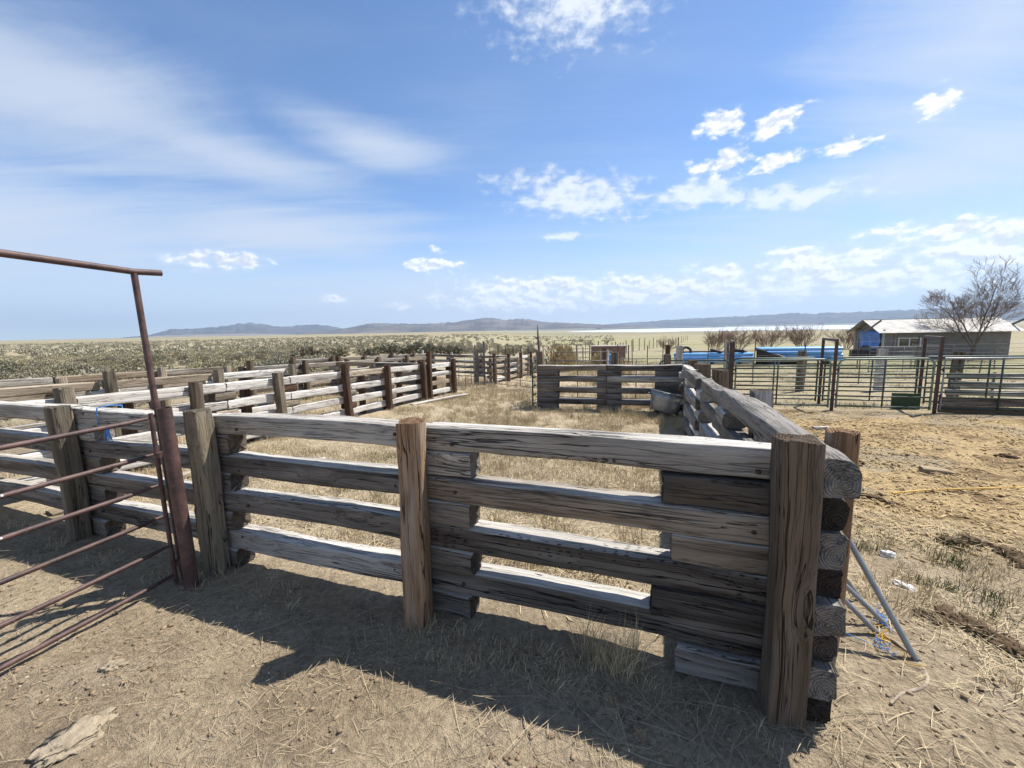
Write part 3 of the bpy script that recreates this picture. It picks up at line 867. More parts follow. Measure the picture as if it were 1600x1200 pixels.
simple_fence('tan bleached rail fence, second line in from the left edge behind the lane fence', 9.75, -1.6, 70, [0, 1.9, 3.8, 5.7, 7.6], ('tan', 'tan', 'silver', 'brown'), 601, 'olive')
simple_fence('low outermost rail fence at the left against the sagebrush', 12.2, -1.2, 70, [0, 1.9, 3.8, 5.6, 7.2], ('tan', 'brown', 'grey'), 641, 'tan', ph=1.18)
simple_fence('dark brown rail fence with short posts behind the bleached lane fence', 11.3, 6.0, 70, [0, 1.85, 3.7, 5.5, 7.4, 9.2], ('brown', 'dark', 'tan'), 661, 'umber', both=True)
simple_fence('distant brown rail fence in front of the sagebrush row', 13.6, 9.5, 68, [0, 1.9, 3.8, 5.7, 7.6, 9.5], ('brown', 'dark', 'brown'), 681, 'umber')
simple_fence('grey rail fence crossing behind the lane at the far corral', 7.9, 18.5, 160, [0, 1.9, 3.8, 5.7], ('dark', 'brown', 'grey'), 701, 'grey')
simple_fence('brown cross fence dividing the left corrals', 7.75, 9.6, 163, [.3, 1.95, 3.6], ('brown', 'tan', 'dark'), 721, 'russet')
simple_fence('far pale rail fence with four dark posts continuing the lane', 7.6, 14.6, 70, [0, 1.8, 3.6, 5.4, 7.0], ('tan', 'silver', 'tan', 'fresh'), 741, 'russet', ph=1.4)


# ------------------------------------------------------------------ rusty gate in the left foreground
def gate_frame():
    x, y = -2.47, 2.80
    t = empty('gate_frame', (x, y, T(x, y)), 0, 'tall rusty pipe upright with a crossbar overhead at the left edge', 'gate frame')
    MB().tube([(.03, -.0, -.2), (.0, 0, 1.33)], .0145, 14).build('upright', M['rust'], t, True)
    MB().tube([(.0, 0, 1.30), (-.035, .01, 2.19)], .019, 14).build('upper_pipe', M['rust'], t, True)
    MB().tube([(0, 0, 1.27), (0, 0, 1.33)], .026, 16).build('collar', M['rust'], t, True); MB().tube([(0.001, 0, 1.215), (0.001, 0, 1.235)], .022, 16).build('collar', M['rust'], t, True)
    MB().tube([(.05, .13, 2.205), (-.035, .01, 2.20), (-.24, -.9, 2.22), (-.48, -2.0, 2.21), (-.75, -3.2, 2.2)], .0205, 14).build('crossbar', M['rust'], t, True)
    for o in t.children: autosmooth(o)
    x2, y2 = W(3.66, -.33)
    t2 = empty('pipe_post', (-2.30, 2.70, T(-2.3, 2.7)), 0, 'short thick rusty pipe post standing beside the gate upright', 'post')
    n = 28; mb = MB()
    mb.tube([(.0, 0, -.2), (0, 0, .3), (-.015, 0, .8), (-.03, 0, 1.29)], .042, n, cap=False)
    mb.tube([(-.03, 0, 1.29), (-.03, 0, 1.29), (-.029, 0, 1.2), (-.02, 0, .9)], [.042, .036, .036, .036], n, cap=False)
    autosmooth(mb.build('pipe', M['rust'], t2, True))
    # thickness shows at the open rim
    g = empty('pipe_gate', (-2.44, 2.74, T(-2.44, 2.74)), 0, 'rusty six-bar pipe gate swung open at the left foreground', 'gate')
    dx, dy = -.30, -.954
    hs = (1.215, .965, .745, .52, .295, .075)
    MB().tube([(0, 0, -.0), (-.012, 0, .6), (-.02, 0, 1.25)], .0135, 14).build('hinge_stile', M['rust'], g, True)
    for i, hh in enumerate(hs):
        o0 = -.02 * hh
        mb = MB()
        # flattened where it is welded to the stile
        mb.tube([(o0 + dx * .02, dy * .02, hh + .0), (o0 + dx * .07, dy * .07, hh), (o0 + dx * .13, dy * .13, hh - .005), (dx * 1.4, dy * 1.4, hh - .012), (dx * 3.2, dy * 3.2, hh - .02)], [.010, .011, .0145, .0145, .0145], 12)
        mb.build('bar', M['rust_dark' if i == 3 else 'rust'], g, True)
    for zz in (.14, .94):
        MB().tube([(.0, 0, zz), (.0, 0, zz + .035)], .021, 14).tube([(.055, .045, zz + .01), (.055, .045, zz + .045)], .021, 14).box((.027, .022, zz + .022), (.07, .03, .03), Matrix.Rotation(.68, 3, 'Z')).build('hinge', M['rust'], g, True)
    MB().tube([(dx * 3.2, dy * 3.2, 0), (dx * 3.2, dy * 3.2, 1.2)], .027, 12).build('end_stile', M['rust'], g, True)
    for o in g.children: autosmooth(o)
    for k, (s_, hh) in enumerate(((.75, .955), (.78, .737))):
        MB().tube([(dx * s_ + .02, dy * s_, hh + .012), (dx * s_ + .027, dy * s_, hh + .014)], .006, 8).build('weld_spot', M['whitepaint'], g)


gate_frame()


def twine():
    x, y = W(5.05, .07)
    t = empty('twine', (x, y, T(x, y)), R(160), 'bright blue baling twine looped over the grey top rail near the gate', 'twine')
    rnd = random.Random(5)
    mb = MB()
    for k in range(3):
        o = k * .007
        mb.tube([(.0 + o, -.085, 1.08), (o, -.082, 1.200), (o + .01, 0, 1.212), (.02 + o, .082, 1.200), (.03 + o * .6, .086, 1.14), (.015 + o * .4, .088, 1.05)], .0028, 5)
    mb.tube([(-.01, 0.02, 1.212), (-.06, .0, 1.214), (-.12, -.02, 1.21)], .0028, 5)
    mb.build('loop', M['bluetwine'], t, True)
    mb = MB()
    for k in range(9):
        a = rnd.uniform(-.05, .05)
        mb.tube([(-.10 + a * .3, .09, 1.04), (-.11 + a * .7, .10, 1.0), (-.125 + a, .10 + rnd.uniform(-.02, .02), .95 - rnd.uniform(0, .04))], .0028, 5)
    mb.build('frayed_tail', M['bluetwine'], t, True)


twine()


# ------------------------------------------------------------------ stock tank
def stock_tank():
    x, y = W(.42, 8.05)
    t = empty('stock_tank', (x, y, T(x, y) + .10), R(-25), 'dented galvanised stock tank tipped against the far corner of the pen', 'tank')
    t.rotation_euler = (R(-6), R(13), R(-15))
    n = 48; prof = [(.30, 0), (.31, .01), (.325, .12), (.332, .135), (.336, .15), (.35, .28), (.357, .295), (.36, .31), (.375, .44)]
    mb = MB(); V = []; F = []
    for r_, z_ in prof:
        for k in range(n):
            a = 2 * math.pi * k / n
            d = 1 + .012 * math.sin(3 * a + z_ * 5) - (.05 * math.exp(-((a - 4.4) / .25) ** 2) * (z_ > .1))
            V.append((r_ * d * math.cos(a) * 1.05, r_ * d * math.sin(a), z_))
    for i in range(len(prof) - 1):
        for k in range(n):
            k2 = (k + 1) % n
            F.append((i * n + k, i * n + k2, (i + 1) * n + k2, (i + 1) * n + k))
    o = mesh_obj('side_wall', V, F, M['galv'], t, True)
    md = o.modifiers.new('thickness', 'SOLIDIFY'); md.thickness = .006
    rim = [(.378 * 1.05 * math.cos(2 * math.pi * k / n), .378 * math.sin(2 * math.pi * k / n), .445) for k in range(n + 1)]
    MB().tube(rim, .014, 8, False).build('rim', M['galv'], t, True)
    mesh_obj('floor_plate', [(.3 * 1.05 * math.cos(2 * math.pi * k / n), .3 * math.sin(2 * math.pi * k / n), .012) for k in range(n)], [tuple(range(n))], M['galv'], t)
    hb = MB()
    hb.tube([(-.40, -.05, .38), (-.44, -.04, .34), (-.44, .04, .34), (-.40, .05, .38)], .007, 6)
    hb.build('handle', M['galv'], t, True)


stock_tank()


# ------------------------------------------------------------------ green pipe panels and frames on the right
def pipe_panel(label, u0_, v0, u1, v1, hgt=1.24, rails=6, mat='green', uprights=(.33, .66), rad=.019, z_low=.12, group='green pipe gates and panels', name='stock_fence', double=False, round_=True, topmat=None):
    x0, y0 = W(u0_, v0); x1, y1 = W(u1, v1)
    L = math.hypot(x1 - x0, y1 - y0); rz = math.atan2(y1 - y0, x1 - x0)
    t = empty(name, (x0, y0, T(x0, y0)), rz, label, 'gate' if 'gate' in label else 'panel', group)
    dz = T(x1, y1) - T(x0, y0)

    def gz(s): return dz * s / L
    c = .13 if round_ else 0.0
    path = [(0, 0, z_low - .05)]
    if c:
        path += [(0, 0, hgt - c)] + [(c - c * math.cos(a), 0, hgt - c + c * math.sin(a) + gz(0)) for a in (R(25), R(50), R(75))] + [(c, 0, hgt)]
        path += [(L - c, 0, hgt + gz(L))] + [(L - c + c * math.sin(a), 0, hgt - c + c * math.cos(a) + gz(L)) for a in (R(25), R(50), R(75))] + [(L, 0, hgt - c + gz(L))]
    else:
        path += [(0, 0, hgt), (L, 0, hgt + gz(L))]
    path += [(L, 0, z_low - .05 + gz(L))]
    autosmooth(MB().tube(path, rad * 1.15, 10).build('outer_frame', M[topmat or mat], t, True), 50)
    ms = MB().tube([(.01, 0, 0), (L - .01, 0, 0)], rad, 8).build('rail', M[mat], t, True)
    me = ms.data; first = True
    for i in range(rails - 1):
        z = z_low + (hgt - z_low) * (i / (rails - 1)) ** .96
        o = ms if first else inst('rail', me, t)
        first = False
        o.location = (0, 0, z); o.rotation_euler = (0, -math.atan2(dz, L), 0)
    for s in uprights:
        for q in ((0, .06) if double else (0,)):
            MB().tube([(L * s + q, -.02, z_low + gz(L * s)), (L * s + q, -.02, hgt + gz(L * s))], rad * .95, 8).build('upright', M[mat], t, True)
    return t


def bow_frame(label, ua, va, ub, vb, h):
    x0, y0 = W(ua, va); x1, y1 = W(ub, vb)
    t = empty('bow_frame', (x0, y0, T(x0, y0)), math.atan2(y1 - y0, x1 - x0), label, 'gate frame', 'brown pipe frames over the alley')
    L = math.hypot(x1 - x0, y1 - y0)
    for s in (0, L):
        MB().box((s, 0, h / 2 - .1), (.06, .06, h + .2)).build('post', M['rust_dark'], t)
    MB().box((L / 2, 0, h + .032), (L + .06, .06, .06)).build('lintel', M['rust_dark'], t)
    for z in (.35, .95):
        MB().tube([(0, -.07, z), (0, -.07, z + .09)], .02, 8).box((0, -.05, z + .045), (.03, .05, .03)).build('hinge', M['rust_dark'], t, True)


NV, FV = 9.75, 11.0
bow_frame('left brown pipe frame by the far corner of the pen', -1.22, NV, -1.34, FV, 1.66)
bow_frame('middle brown pipe frame rising over the green gates', -3.40, NV, -3.52, FV, 1.66)
bow_frame('right brown pipe frame over the green gates in front of the house', -5.33, NV, -5.62, FV, 1.66)
pipe_panel('short green gate with a rounded corner beside the far end of the pen', .55, NV, -1.14, NV, name='pipe_gate', uprights=(.35,))
pipe_panel('near green gate between the left and middle brown frames', -1.30, NV, -3.32, NV, name='pipe_gate', uprights=(.46,), topmat='green_lt')
pipe_panel('near green gate between the middle and right brown frames', -3.48, NV, -5.24, NV, name='pipe_gate', uprights=(.5,), topmat='green_lt')
pipe_panel('far green gate of the alley between the left and middle frames', -1.42, FV, -3.44, FV, name='pipe_gate', uprights=(.5,))
pipe_panel('far green gate of the alley between the middle and right frames', -3.60, FV, -5.54, FV, name='pipe_gate', uprights=(.52,))
PP = pipe_panel('green stock panel with boards along its foot at the right edge', -5.42, NV, -8.4, NV, uprights=(.32, .66), rails=6, round_=False, topmat='galv')
pipe_panel('far green stock panel behind the boarded panel at the right edge', -5.72, FV, -9.2, FV, uprights=(.33, .66), round_=False)
pipe_panel('small grey steel panel before the house under the bare tree', -9.0, 22.5, -11.6, 22.5, mat='panel', uprights=(.1, .5), hgt=1.3, group='grey steel panels', round_=False)
for k, (z, m_) in enumerate(((.10, 'umber'), (.285, 'dark'))):
    o = inst('board', tie_mesh('board', 3.0, .05, .175, 900 + k, rings=8, per=12), PP, (1.5, .05, z + .0)); o.data.materials.append(WD[m_])
# green sheet between
x, y = W(-5.05, 10.3)
o = MB().box((0, 0, .19), (.55, .03, .40)).build('sheet_panel', flat_mat('green_sheet', (.035, .075, .035), .5, 0, 5), None); o.location = (x, y, T(x, y)); o.rotation_euler = (0, 0, R(-20))
tag(o, 'low dark green sheet standing inside the alley beside the right frame', 'sheet')

# pallet of grey boards behind the boarded panel
x, y = W(-6.55, 11.6)
t = empty('plank_pallet', (x, y, T(x, y)), R(-22), 'grey weathered board pallet leaning behind the right green panels', 'pallet')
for k, (z, l_, tl) in enumerate(((.30, 1.75, .0), (.52, 1.6, .015), (.74, 1.75, -.015))):
    o = inst('plank', tie_mesh('plank', l_, .04, .15, 930 + k, rings=6, per=12), t, (.75, 0, z), (R(-8), tl, 0)); o.data.materials.append(WD['grey'])
for k, xx in enumerate((.1, .8, 1.45)):
    o = inst('batten', tie_mesh('batten', .75, .06, .05, 940 + k, rings=5, per=10), t, (xx, .06, .45), (0, -math.pi / 2, 0)); o.data.materials.append(WD['brown'])


# lone timber posts around the lot
def lone_post(label, u, v, h, w, d, mat, lean=(0, 0)):
    x, y = W(u, v)
    me = tie_mesh('timber_post', h + .2, w, d, int(abs(u * 97 + v * 13)) + 7, rings=10, per=16, sq=7); me.materials.append(WD[mat])
    o = inst('timber_post', me, None, (x, y, T(x, y) + (h - .2) / 2))
    o.rotation_euler = (Matrix.Rotation(lean[0], 4, 'Y') @ Matrix.Rotation(lean[1], 4, 'X') @ Matrix.Rotation(R(20), 4, 'Z') @ Matrix.Rotation(-math.pi / 2, 4, 'Y')).to_euler()
    return tag(o, label, 'post', 'lone timber posts')


lone_post('thick grey-brown tie post standing behind the near green gate by the middle frame', -3.90, 14.06, 1.36, .20, .2, 'olive')
lone_post('thick grey tie post in the lot in front of the house gable', -6.28, 14.65, 1.38, .25, .2, 'grey')
lone_post('tall leaning brown tie post behind the right brown frame', -6.9, 12.2, 1.32, .2, .2, 'umber', (.05, 0))
lone_post('grey tie post at the right edge behind the stock panel', -8.75, 12.6, 1.3, .22, .2, 'grey')
lone_post('dark thick gate post at the far end of the lane fence', 8.05, 14.1, 1.5, .22, .2, 'dark')
lone_post('thin dark post beside the far lane gate', 7.72, 14.2, 1.9, .08, .08, 'dark')
lone_post('brown post standing in the weeds behind the dark far fence', 2.75, 15.5, 1.55, .16, .16, 'russet')
lone_post('brown post left of the blue pipes beyond the far fence', .2, 19.0, 1.6, .18, .18, 'russet')
lone_post('grey short post left of the blue pipe stack', -.45, 22.5, 1.5, .3, .25, 'grey')
lone_post('dark timber post among the blue pipes behind the left brown frame', -3.0, 24.0, 1.62, .2, .2, 'dark')

# forked dead trunk used as a post, and the green gate seen edge on
x, y = W(3.82, 9.2)
t = empty('dead_tree_post', (x, y, T(x, y)), 0, 'tall forked dead branch post at the left end of the dark far fence', 'post')
MB().tube([(.12, 0, -.1), (.10, 0, .7), (.05, 0, 1.3), (.01, 0, 1.9), (0, 0, 2.3)], [.05, .05, .042, .03, .015], 8).build('trunk', M['bark'], t, True)
MB().tube([(.015, 0, 1.88), (-.05, 0, 1.95), (-.12, .02, 1.98)], [.025, .018, .01], 6).build('stub_branch', M['bark'], t, True)
pipe_panel('green gate standing open edge-on beside the dark far fence', 3.76, 8.45, 3.95, 10.6, name='pipe_gate', uprights=(.5,), hgt=1.3)
pipe_panel('thin grey wire gate swung across the lane in the middle distance', 7.72, 14.2, 4.3, 12.3, name='pipe_gate', mat='panel', rails=6, uprights=(.2, .4, .6, .8), rad=.012, group='grey steel panels', round_=False, hgt=1.2)
pipe_panel('grey wire gate in line with the bleached lane fence', 7.75, 11.25, 8.0, 14.0, name='pipe_gate', mat='panel', rails=7, uprights=(.25, .5, .75), rad=.012, group='grey steel panels', round_=False, hgt=1.25)
pipe_panel('grey stock panel behind the dark far fence on its left half', 3.55, 10.2, 1.85, 10.2, mat='panel', rails=6, uprights=(.4, .8), hgt=1.5, rad=.015, group='grey steel panels', round_=False)
pipe_panel('grey stock panel behind the dark far fence on its right half', 1.75, 10.2, .1, 10.2, mat='panel', rails=6, uprights=(.35, .75), hgt=1.28, rad=.015, group='grey steel panels', round_=False)
pipe_panel('tall grid gate far down the lane in front of the plain', 9.3, 33, 5.6, 31.5, mat='panel', rails=6, uprights=(.2, .4, .6, .8), hgt=1.9, rad=.02, group='grey steel panels', round_=False)


# ------------------------------------------------------------------ wire fences with thin posts
def wire_fence(label, pts, n, h, mat='rust_dark', wires=4, seed=1, rad=.028):
    P_ = [W(*p) for p in pts]
    x0, y0 = P_[0]
    t = empty('wire_fence', (x0, y0, T(x0, y0)), 0, label, 'fence')
    rnd = random.Random(seed)
    segs = len(P_) - 1; tops = []
    me = None
    for i in range(n + 1):
        s = i / n * segs; k = min(int(s), segs - 1); f_ = s - k
        X = P_[k][0] * (1 - f_) + P_[k + 1][0] * f_; Y = P_[k][1] * (1 - f_) + P_[k + 1][1] * f_
        hh = h * rnd.uniform(.85, 1.2)
        if me is None:
            o = MB().tube([(0, 0, -.2), (0, 0, 1)], rad, 6).build('post', M[mat], t); me = o.data
        else:
            o = inst('post', me, t)
        o.location = (X - x0, Y - y0, T(X, Y) - T(x0, y0)); o.scale = (1, 1, hh); o.rotation_euler = (rnd.uniform(-.05, .05), rnd.uniform(-.05, .05), 0)
        tops.append((X - x0, Y - y0, T(X, Y) - T(x0, y0)))
    for w_ in range(wires):
        z = h * (w_ + 1) / (wires + .6)
        MB().tube([(a, b, c + z) for a, b, c in tops], .006, 4, False).build('wire', M['wire'], t)
    return t


wire_fence('thin-post wire fence passing in front of the blue pipe stacks', [(3.2, 26), (-1.0, 27.2), (-13, 27.4)], 9, 1.75, seed=3)
wire_fence('wire mesh fence across the lot behind the green gates', [(-1.2, 16.5), (-12, 17.5)], 6, 1.0, 'panel', wires=6, seed=4, rad=.02)
wire_fence('old post fence leading off across the plain behind the tan brush', [(6.5, 36), (4.6, 52), (0, 84), (-8, 150)], 24, 1.5, 'russet' if False else 'rust_dark', wires=3, seed=5, rad=.05)
wire_fence('distant post and wire fence along the far side of the corrals', [(16, 31), (9, 33.5), (3, 33)], 22, 1.35, wires=3, seed=6, rad=.045)
wire_fence('wire fence running in front of the grey house', [(-12.2, 26), (-24, 26)], 7, 1.45, 'panel', wires=6, seed=7)


# ------------------------------------------------------------------ blue pipe stacks
def pipe_stack(where, u0_, u1, v, rows, z0, r_, seed):
    rnd = random.Random(seed)
    x0, y0 = W(u0_, v); x1, y1 = W(u1, v); L = math.hypot(x1 - x0, y1 - y0)
    mb = MB(); n = 14
    mb.tube([(0, 0, 0), (L, 0, 0)], r_, n, False)
    mb.tube([(L, 0, 0), (L, 0, 0.0001), ], r_, n, False)
    me = None
    zs = z0
    for k, cnt in enumerate(rows):
        for j in range(cnt):
            off = (j - (cnt - 1) / 2) * r_ * 2.02
            if me is None:
                inner = MB().tube([(0, 0, 0), (L, 0, 0)], r_, n, False)
                inner.tube([(0, 0, 0), (L, 0, 0)], r_ * .93, n, False)
                b = 0
                for q in range(n):
                    q2 = (q + 1) % n
                    inner.f.append((q, 2 * n + q, 2 * n + q2, q2)); inner.f.append((n + q, n + q2, 3 * n + q2, 3 * n + q))
                o = inner.build('plastic_pipe', M['bluepipe'], None, True); autosmooth(o); me = o.data
            else:
                o = inst('plastic_pipe', me)
            s = rnd.uniform(-.12, .12)
            ex, ey = (x1 - x0) / L, (y1 - y0) / L
            o.location = (x0 + ex * s - ey * off, y0 + ey * s + ex * off, T(x0, y0) + zs + r_ + k * r_ * 1.78)
            dz_ = T(x1, y1) - T(x0, y0)
            o.rotation_euler = (0, -math.atan2(dz_, L), math.atan2(y1 - y0, x1 - x0))
            nth = ('bottom', 'second', 'third', 'fourth', 'fifth')[k] if k < len(rows) - 1 else 'top'
            tag(o, 'bright blue plastic pipe in the %s layer of the %s' % (nth, where), 'pipe', 'blue pipes in the %s layer of the %s' % (nth, where))
    for s in (.15, .5, .85):
        x, y = x0 + (x1 - x0) * s, y0 + (y1 - y0) * s
        o = MB().box((0, 0, z0 / 2 - .03), (.12, rows[0] * r_ * 2.1, z0 + .05)).build('bearer_beam', WD['dark']); o.location = (x, y, T(x, y)); o.rotation_euler = (0, 0, R(-20))
        tag(o, 'dark timber bearer %s under the %s' % ({.15: 'at the left end', .5: 'in the middle', .85: 'at the right end'}[s], where), 'beam')


pipe_stack('lower left blue pipe stack', -.55, -5.6, 31.3, (6, 5, 4), .12, .125, 1)
pipe_stack('taller right blue pipe stack', -6.0, -10.7, 31.2, (6, 5, 6, 5), .25, .125, 2)
# black ends, tarpaulin folds and tyres on the stacks
x, y = W(-5.85, 31.0)
mb = MB(); rnd = random.Random(8); V = []; F = []
nx_, nz_ = 22, 12
for i in range(nx_):
    for k in range(nz_):
        a = i / (nx_ - 1); b_ = k / (nz_ - 1)
        V.append((a * 2.6 - .2, -.80 - .10 * math.sin(a * 9 + b_ * 3) - .25 * b_ * (1 - b_), 1.15 * (1 - b_) * (1 - a * .8) + .03 + .04 * math.sin(a * 14)))
for i in range(nx_ - 1):
    for k in range(nz_ - 1):
        q = i * nz_ + k; F.append((q, q + 1, q + nz_ + 1, q + nz_))
o = mesh_obj('plastic_sheet', V, F, M['black'], None, True); o.location = (x, y, T(x, y)); o.rotation_euler = (0, 0, R(-20))
md = o.modifiers.new('thickness', 'SOLIDIFY'); md.thickness = .01
tag(o, 'black plastic sheeting sagging over the left end of the taller pipe stack', 'tarp')
for k, (uu, zz, rr_, tlt) in enumerate(((-1.3, .95, .32, 1.1), (-3.3, .93, .36, .25), (-4.7, .93, .36, .2))):
    x, y = W(uu, 31.2)
    ring = [(rr_ * math.cos(2 * math.pi * q / 24), rr_ * math.sin(2 * math.pi * q / 24), 0) for q in range(25)]
    o = MB().tube(ring, .10, 10, False).build('tyre', M['black'], None, True)
    o.location = (x, y, T(x, y) + zz); o.rotation_euler = (tlt, .1, k)
    tag(o, ('upright black tyre at the left end of the lower pipe stack', 'flat black tyre on the middle of the lower pipe stack', 'flat black tyre on the right part of the lower pipe stack')[k], 'tyre', 'tyres on the pipes')
o = MB().tube([(0, 0, 0), (1.2, .1, .03), (2.6, -.05, .02), (4.2, .05, .03)], .05, 8).build('rubber_hose', M['black'], None, True)
x, y = W(-1.1, 31.35); o.location = (x, y, T(x, y) + .88); o.rotation_euler = (0, 0, R(-20)); tag(o, 'thick black hose lying along the top of the lower pipe stack', 'hose')


# ------------------------------------------------------------------ house
def house():
    hx, hy = 28.5, 31.35
    t = empty('house', (hx, hy, T(hx, hy) - .05), R(-20), 'low grey stucco house with pale metal roof behind the green gates', 'house')
    Lh, Wd, eh, rh = 7.1, 5.0, 2.2, 3.08
    th = .2
    # front wall has a real window opening
    wx0, wx1, wz0, wz1 = .85, 2.15, 1.05, 1.62
    mb = MB()
    mb.box((wx0 / 2, th / 2, eh / 2 - .2), (wx0, th, eh + .4)).box(((wx1 + Lh) / 2, th / 2, eh / 2 - .2), (Lh - wx1, th, eh + .4))
    mb.box(((wx0 + wx1) / 2, th / 2, wz0 / 2 - .2), (wx1 - wx0, th, wz0 + .4)).box(((wx0 + wx1) / 2, th / 2, (wz1 + eh) / 2), (wx1 - wx0, th, eh - wz1))
    mb.build('wall', M['stucco'], t)
    MB().box((Lh / 2, Wd - th / 2, eh / 2 - .2), (Lh, th, eh + .4)).build('wall', M['stucco'], t)
    for xx in (th / 2, Lh - th / 2):
        b = MB(); y0, y1 = th + .002, Wd - th - .002; x0, x1 = xx - th / 2 + .003, xx + th / 2 - .003
        v = []
        for X in (x0, x1): v += [(X, y0, -.4), (X, y1, -.4), (X, y1, eh), (X, Wd / 2, rh - .06), (X, y0, eh)]
        f = [(4, 3, 2, 1, 0), (5, 6, 7, 8, 9)] + [(i, (i + 1) % 5, 5 + (i + 1) % 5, 5 + i) for i in range(5)]
        mesh_obj('gable_wall', v, f, M['stucco'], t)
    # roof in separate sheets, each slightly off
    rnd = random.Random(4)
    ov = .45; ex = .55
    slope = math.atan2(rh - eh, Wd / 2); sl = (Wd / 2 + ov) / math.cos(slope)
    nsh = 8; wsh = (Lh + 2 * ex) / nsh
    rf = MB().box((Lh / 2, Wd / 2, rh + .0), (Lh + 2 * ex - .02, .22, .06)).build('roof', M['sheet'], t)
    for side in (-1, 1):
        for k in range(nsh):
            o = MB()
            nrib = 6
            # corrugated sheet
            V = []; F = []
            for i in range(nrib * 2 + 1):
                xx = i / (nrib * 2) * wsh; zz = .014 * (i % 2)
                for s_ in (0, 1):
                    V.append((xx, s_ * sl, zz)); V.append((xx, s_ * sl, zz - .02))
            for i in range(nrib * 2):
                a = i * 4; F += [(a, a + 4, a + 6, a + 2), (a + 1, a + 3, a + 7, a + 5), (a, a + 1, a + 5, a + 4), (a + 2, a + 6, a + 7, a + 3)]
            ob = mesh_obj('roof_sheet', V, F, M['sheet'], rf)
            ob.location = (-ex + k * wsh + (0 if side < 0 else wsh), Wd / 2 + side * (Wd / 2 + ov), eh - math.tan(slope) * ov + .015 + rnd.uniform(0, .02) + .004 * (k % 2))
            ob.rotation_euler = (slope, 0, 0) if side < 0 else (slope, 0, math.pi)
    for k, xx in enumerate((-ex + .05, Lh + ex - .05)):
        for sg in (-1, 1):
            v = MB().box((0, 0, 0), (.05, sl, .14), Matrix.Rotation(sg * -slope * -1 if sg < 0 else -slope, 3, 'X')).build('bargeboard', WD['grey'], t)
            v.location = (xx, Wd / 2 + sg * (Wd / 2 + ov) / 2, (eh - math.tan(slope) * ov + rh) / 2 - .07)
    fr = MB()
    cx = (wx0 + wx1) / 2
    for (c, d) in (((cx, .02, wz1 + .02), (wx1 - wx0 + .12, .1, .07)), ((cx, .02, wz0 - .02), (wx1 - wx0 + .12, .12, .07)), ((wx0, .02, (wz0 + wz1) / 2), (.07, .1, wz1 - wz0 - .03)), ((wx1, .02, (wz0 + wz1) / 2), (.07, .1, wz1 - wz0 - .03)), ((cx, .02, (wz0 + wz1) / 2), (.06, .09, wz1 - wz0 - .03))):
        fr.box(c, d)
    wdw = fr.build('window', M['whitepaint'], t)
    for s_ in (0, 1):
        MB().box((wx0 + (wx1 - wx0) * (.25 + .5 * s_), .06, (wz0 + wz1) / 2), ((wx1 - wx0) / 2 - .07, .01, wz1 - wz0 - .05)).build('pane', M['glass'], wdw)
    for xx in (.62, 2.5):
        MB().box((xx, -.03, eh / 2 - .1), (.10, .055, eh + .1)).build('wall_batten', WD['grey'], t)
    # gable end: corner posts, blue tarp, stacked crates are things of their own
    for yy in (.12, 3.9, Wd - .05):
        MB().box((-.06, yy, eh / 2 - .1), (.10, .22, eh + .2)).build('gable_post', WD['silver'], t)
    MB().box((-.05, Wd / 2, eh + .05), (.09, Wd, .12)).build('gable_beam', WD['grey'], t)
    tp = empty('tarp', (hx, hy, T(hx, hy)), R(-20), 'blue tarp hung over the gable end of the house', 'tarp')
    V = []; F = []
    a_, b_ = 26, 16
    for i in range(a_):
        for k in range(b_):
            s_ = i / (a_ - 1); q = k / (b_ - 1)
            V.append((-.16 - .06 * math.sin(s_ * 17 + q * 2) * q - .04 * math.sin(q * 8), .25 + s_ * 3.6, 2.15 - q * (1.32 + .10 * math.sin(s_ * 8))))
    for i in range(a_ - 1):
        for k in range(b_ - 1):
            q = i * b_ + k; F.append((q, q + 1, q + b_ + 1, q + b_))
    o = mesh_obj('sheet', V, F, M['tarp'], tp, True); md = o.modifiers.new('thickness', 'SOLIDIFY'); md.thickness = .008
    # stacked black crates under the tarp
    me = None
    for k in range(9):
        for z in range(2):
            if me is None:
                mb = MB()
                for zz in (.02, .15, .29): 
                    mb.box((0, -.17, zz), (.36, .02, .05)); mb.box((0, .17, zz), (.36, .02, .05)); mb.box((-.17, 0, zz), (.02, .32, .05)); mb.box((.17, 0, zz), (.02, .32, .05))
                for sx_ in (-.17, -.06, .06, .17):
                    mb.box((sx_, -.173, .15), (.03, .02, .30)); mb.box((sx_, .173, .15), (.03, .02, .30)); mb.box((-.173, sx_, .15), (.02, .03, .30)); mb.box((.173, sx_, .15), (.02, .03, .30))
                mb.box((0, 0, .012), (.33, .33, .02))
                o = mb.build('plastic_crate', M['crate']); me = o.data
            else:
                o = inst('plastic_crate', me)
            lx, ly = -.65 - .02 * (k % 3), .1 + k * .42
            c, s_ = math.cos(R(-20)), math.sin(R(-20))
            X, Y = hx + lx * c - ly * s_, hy + lx * s_ + ly * c
            o.location = (X, Y, T(X, Y) + z * .32); o.rotation_euler = (0, 0, R(-20 + (k * 37 + z * 11) % 9 - 4))
            tag(o, 'black slatted crate in the %s row stacked below the blue tarp' % ('bottom', 'top')[z], 'crate', 'black crates in the %s row below the tarp' % ('bottom', 'top')[z])


house()


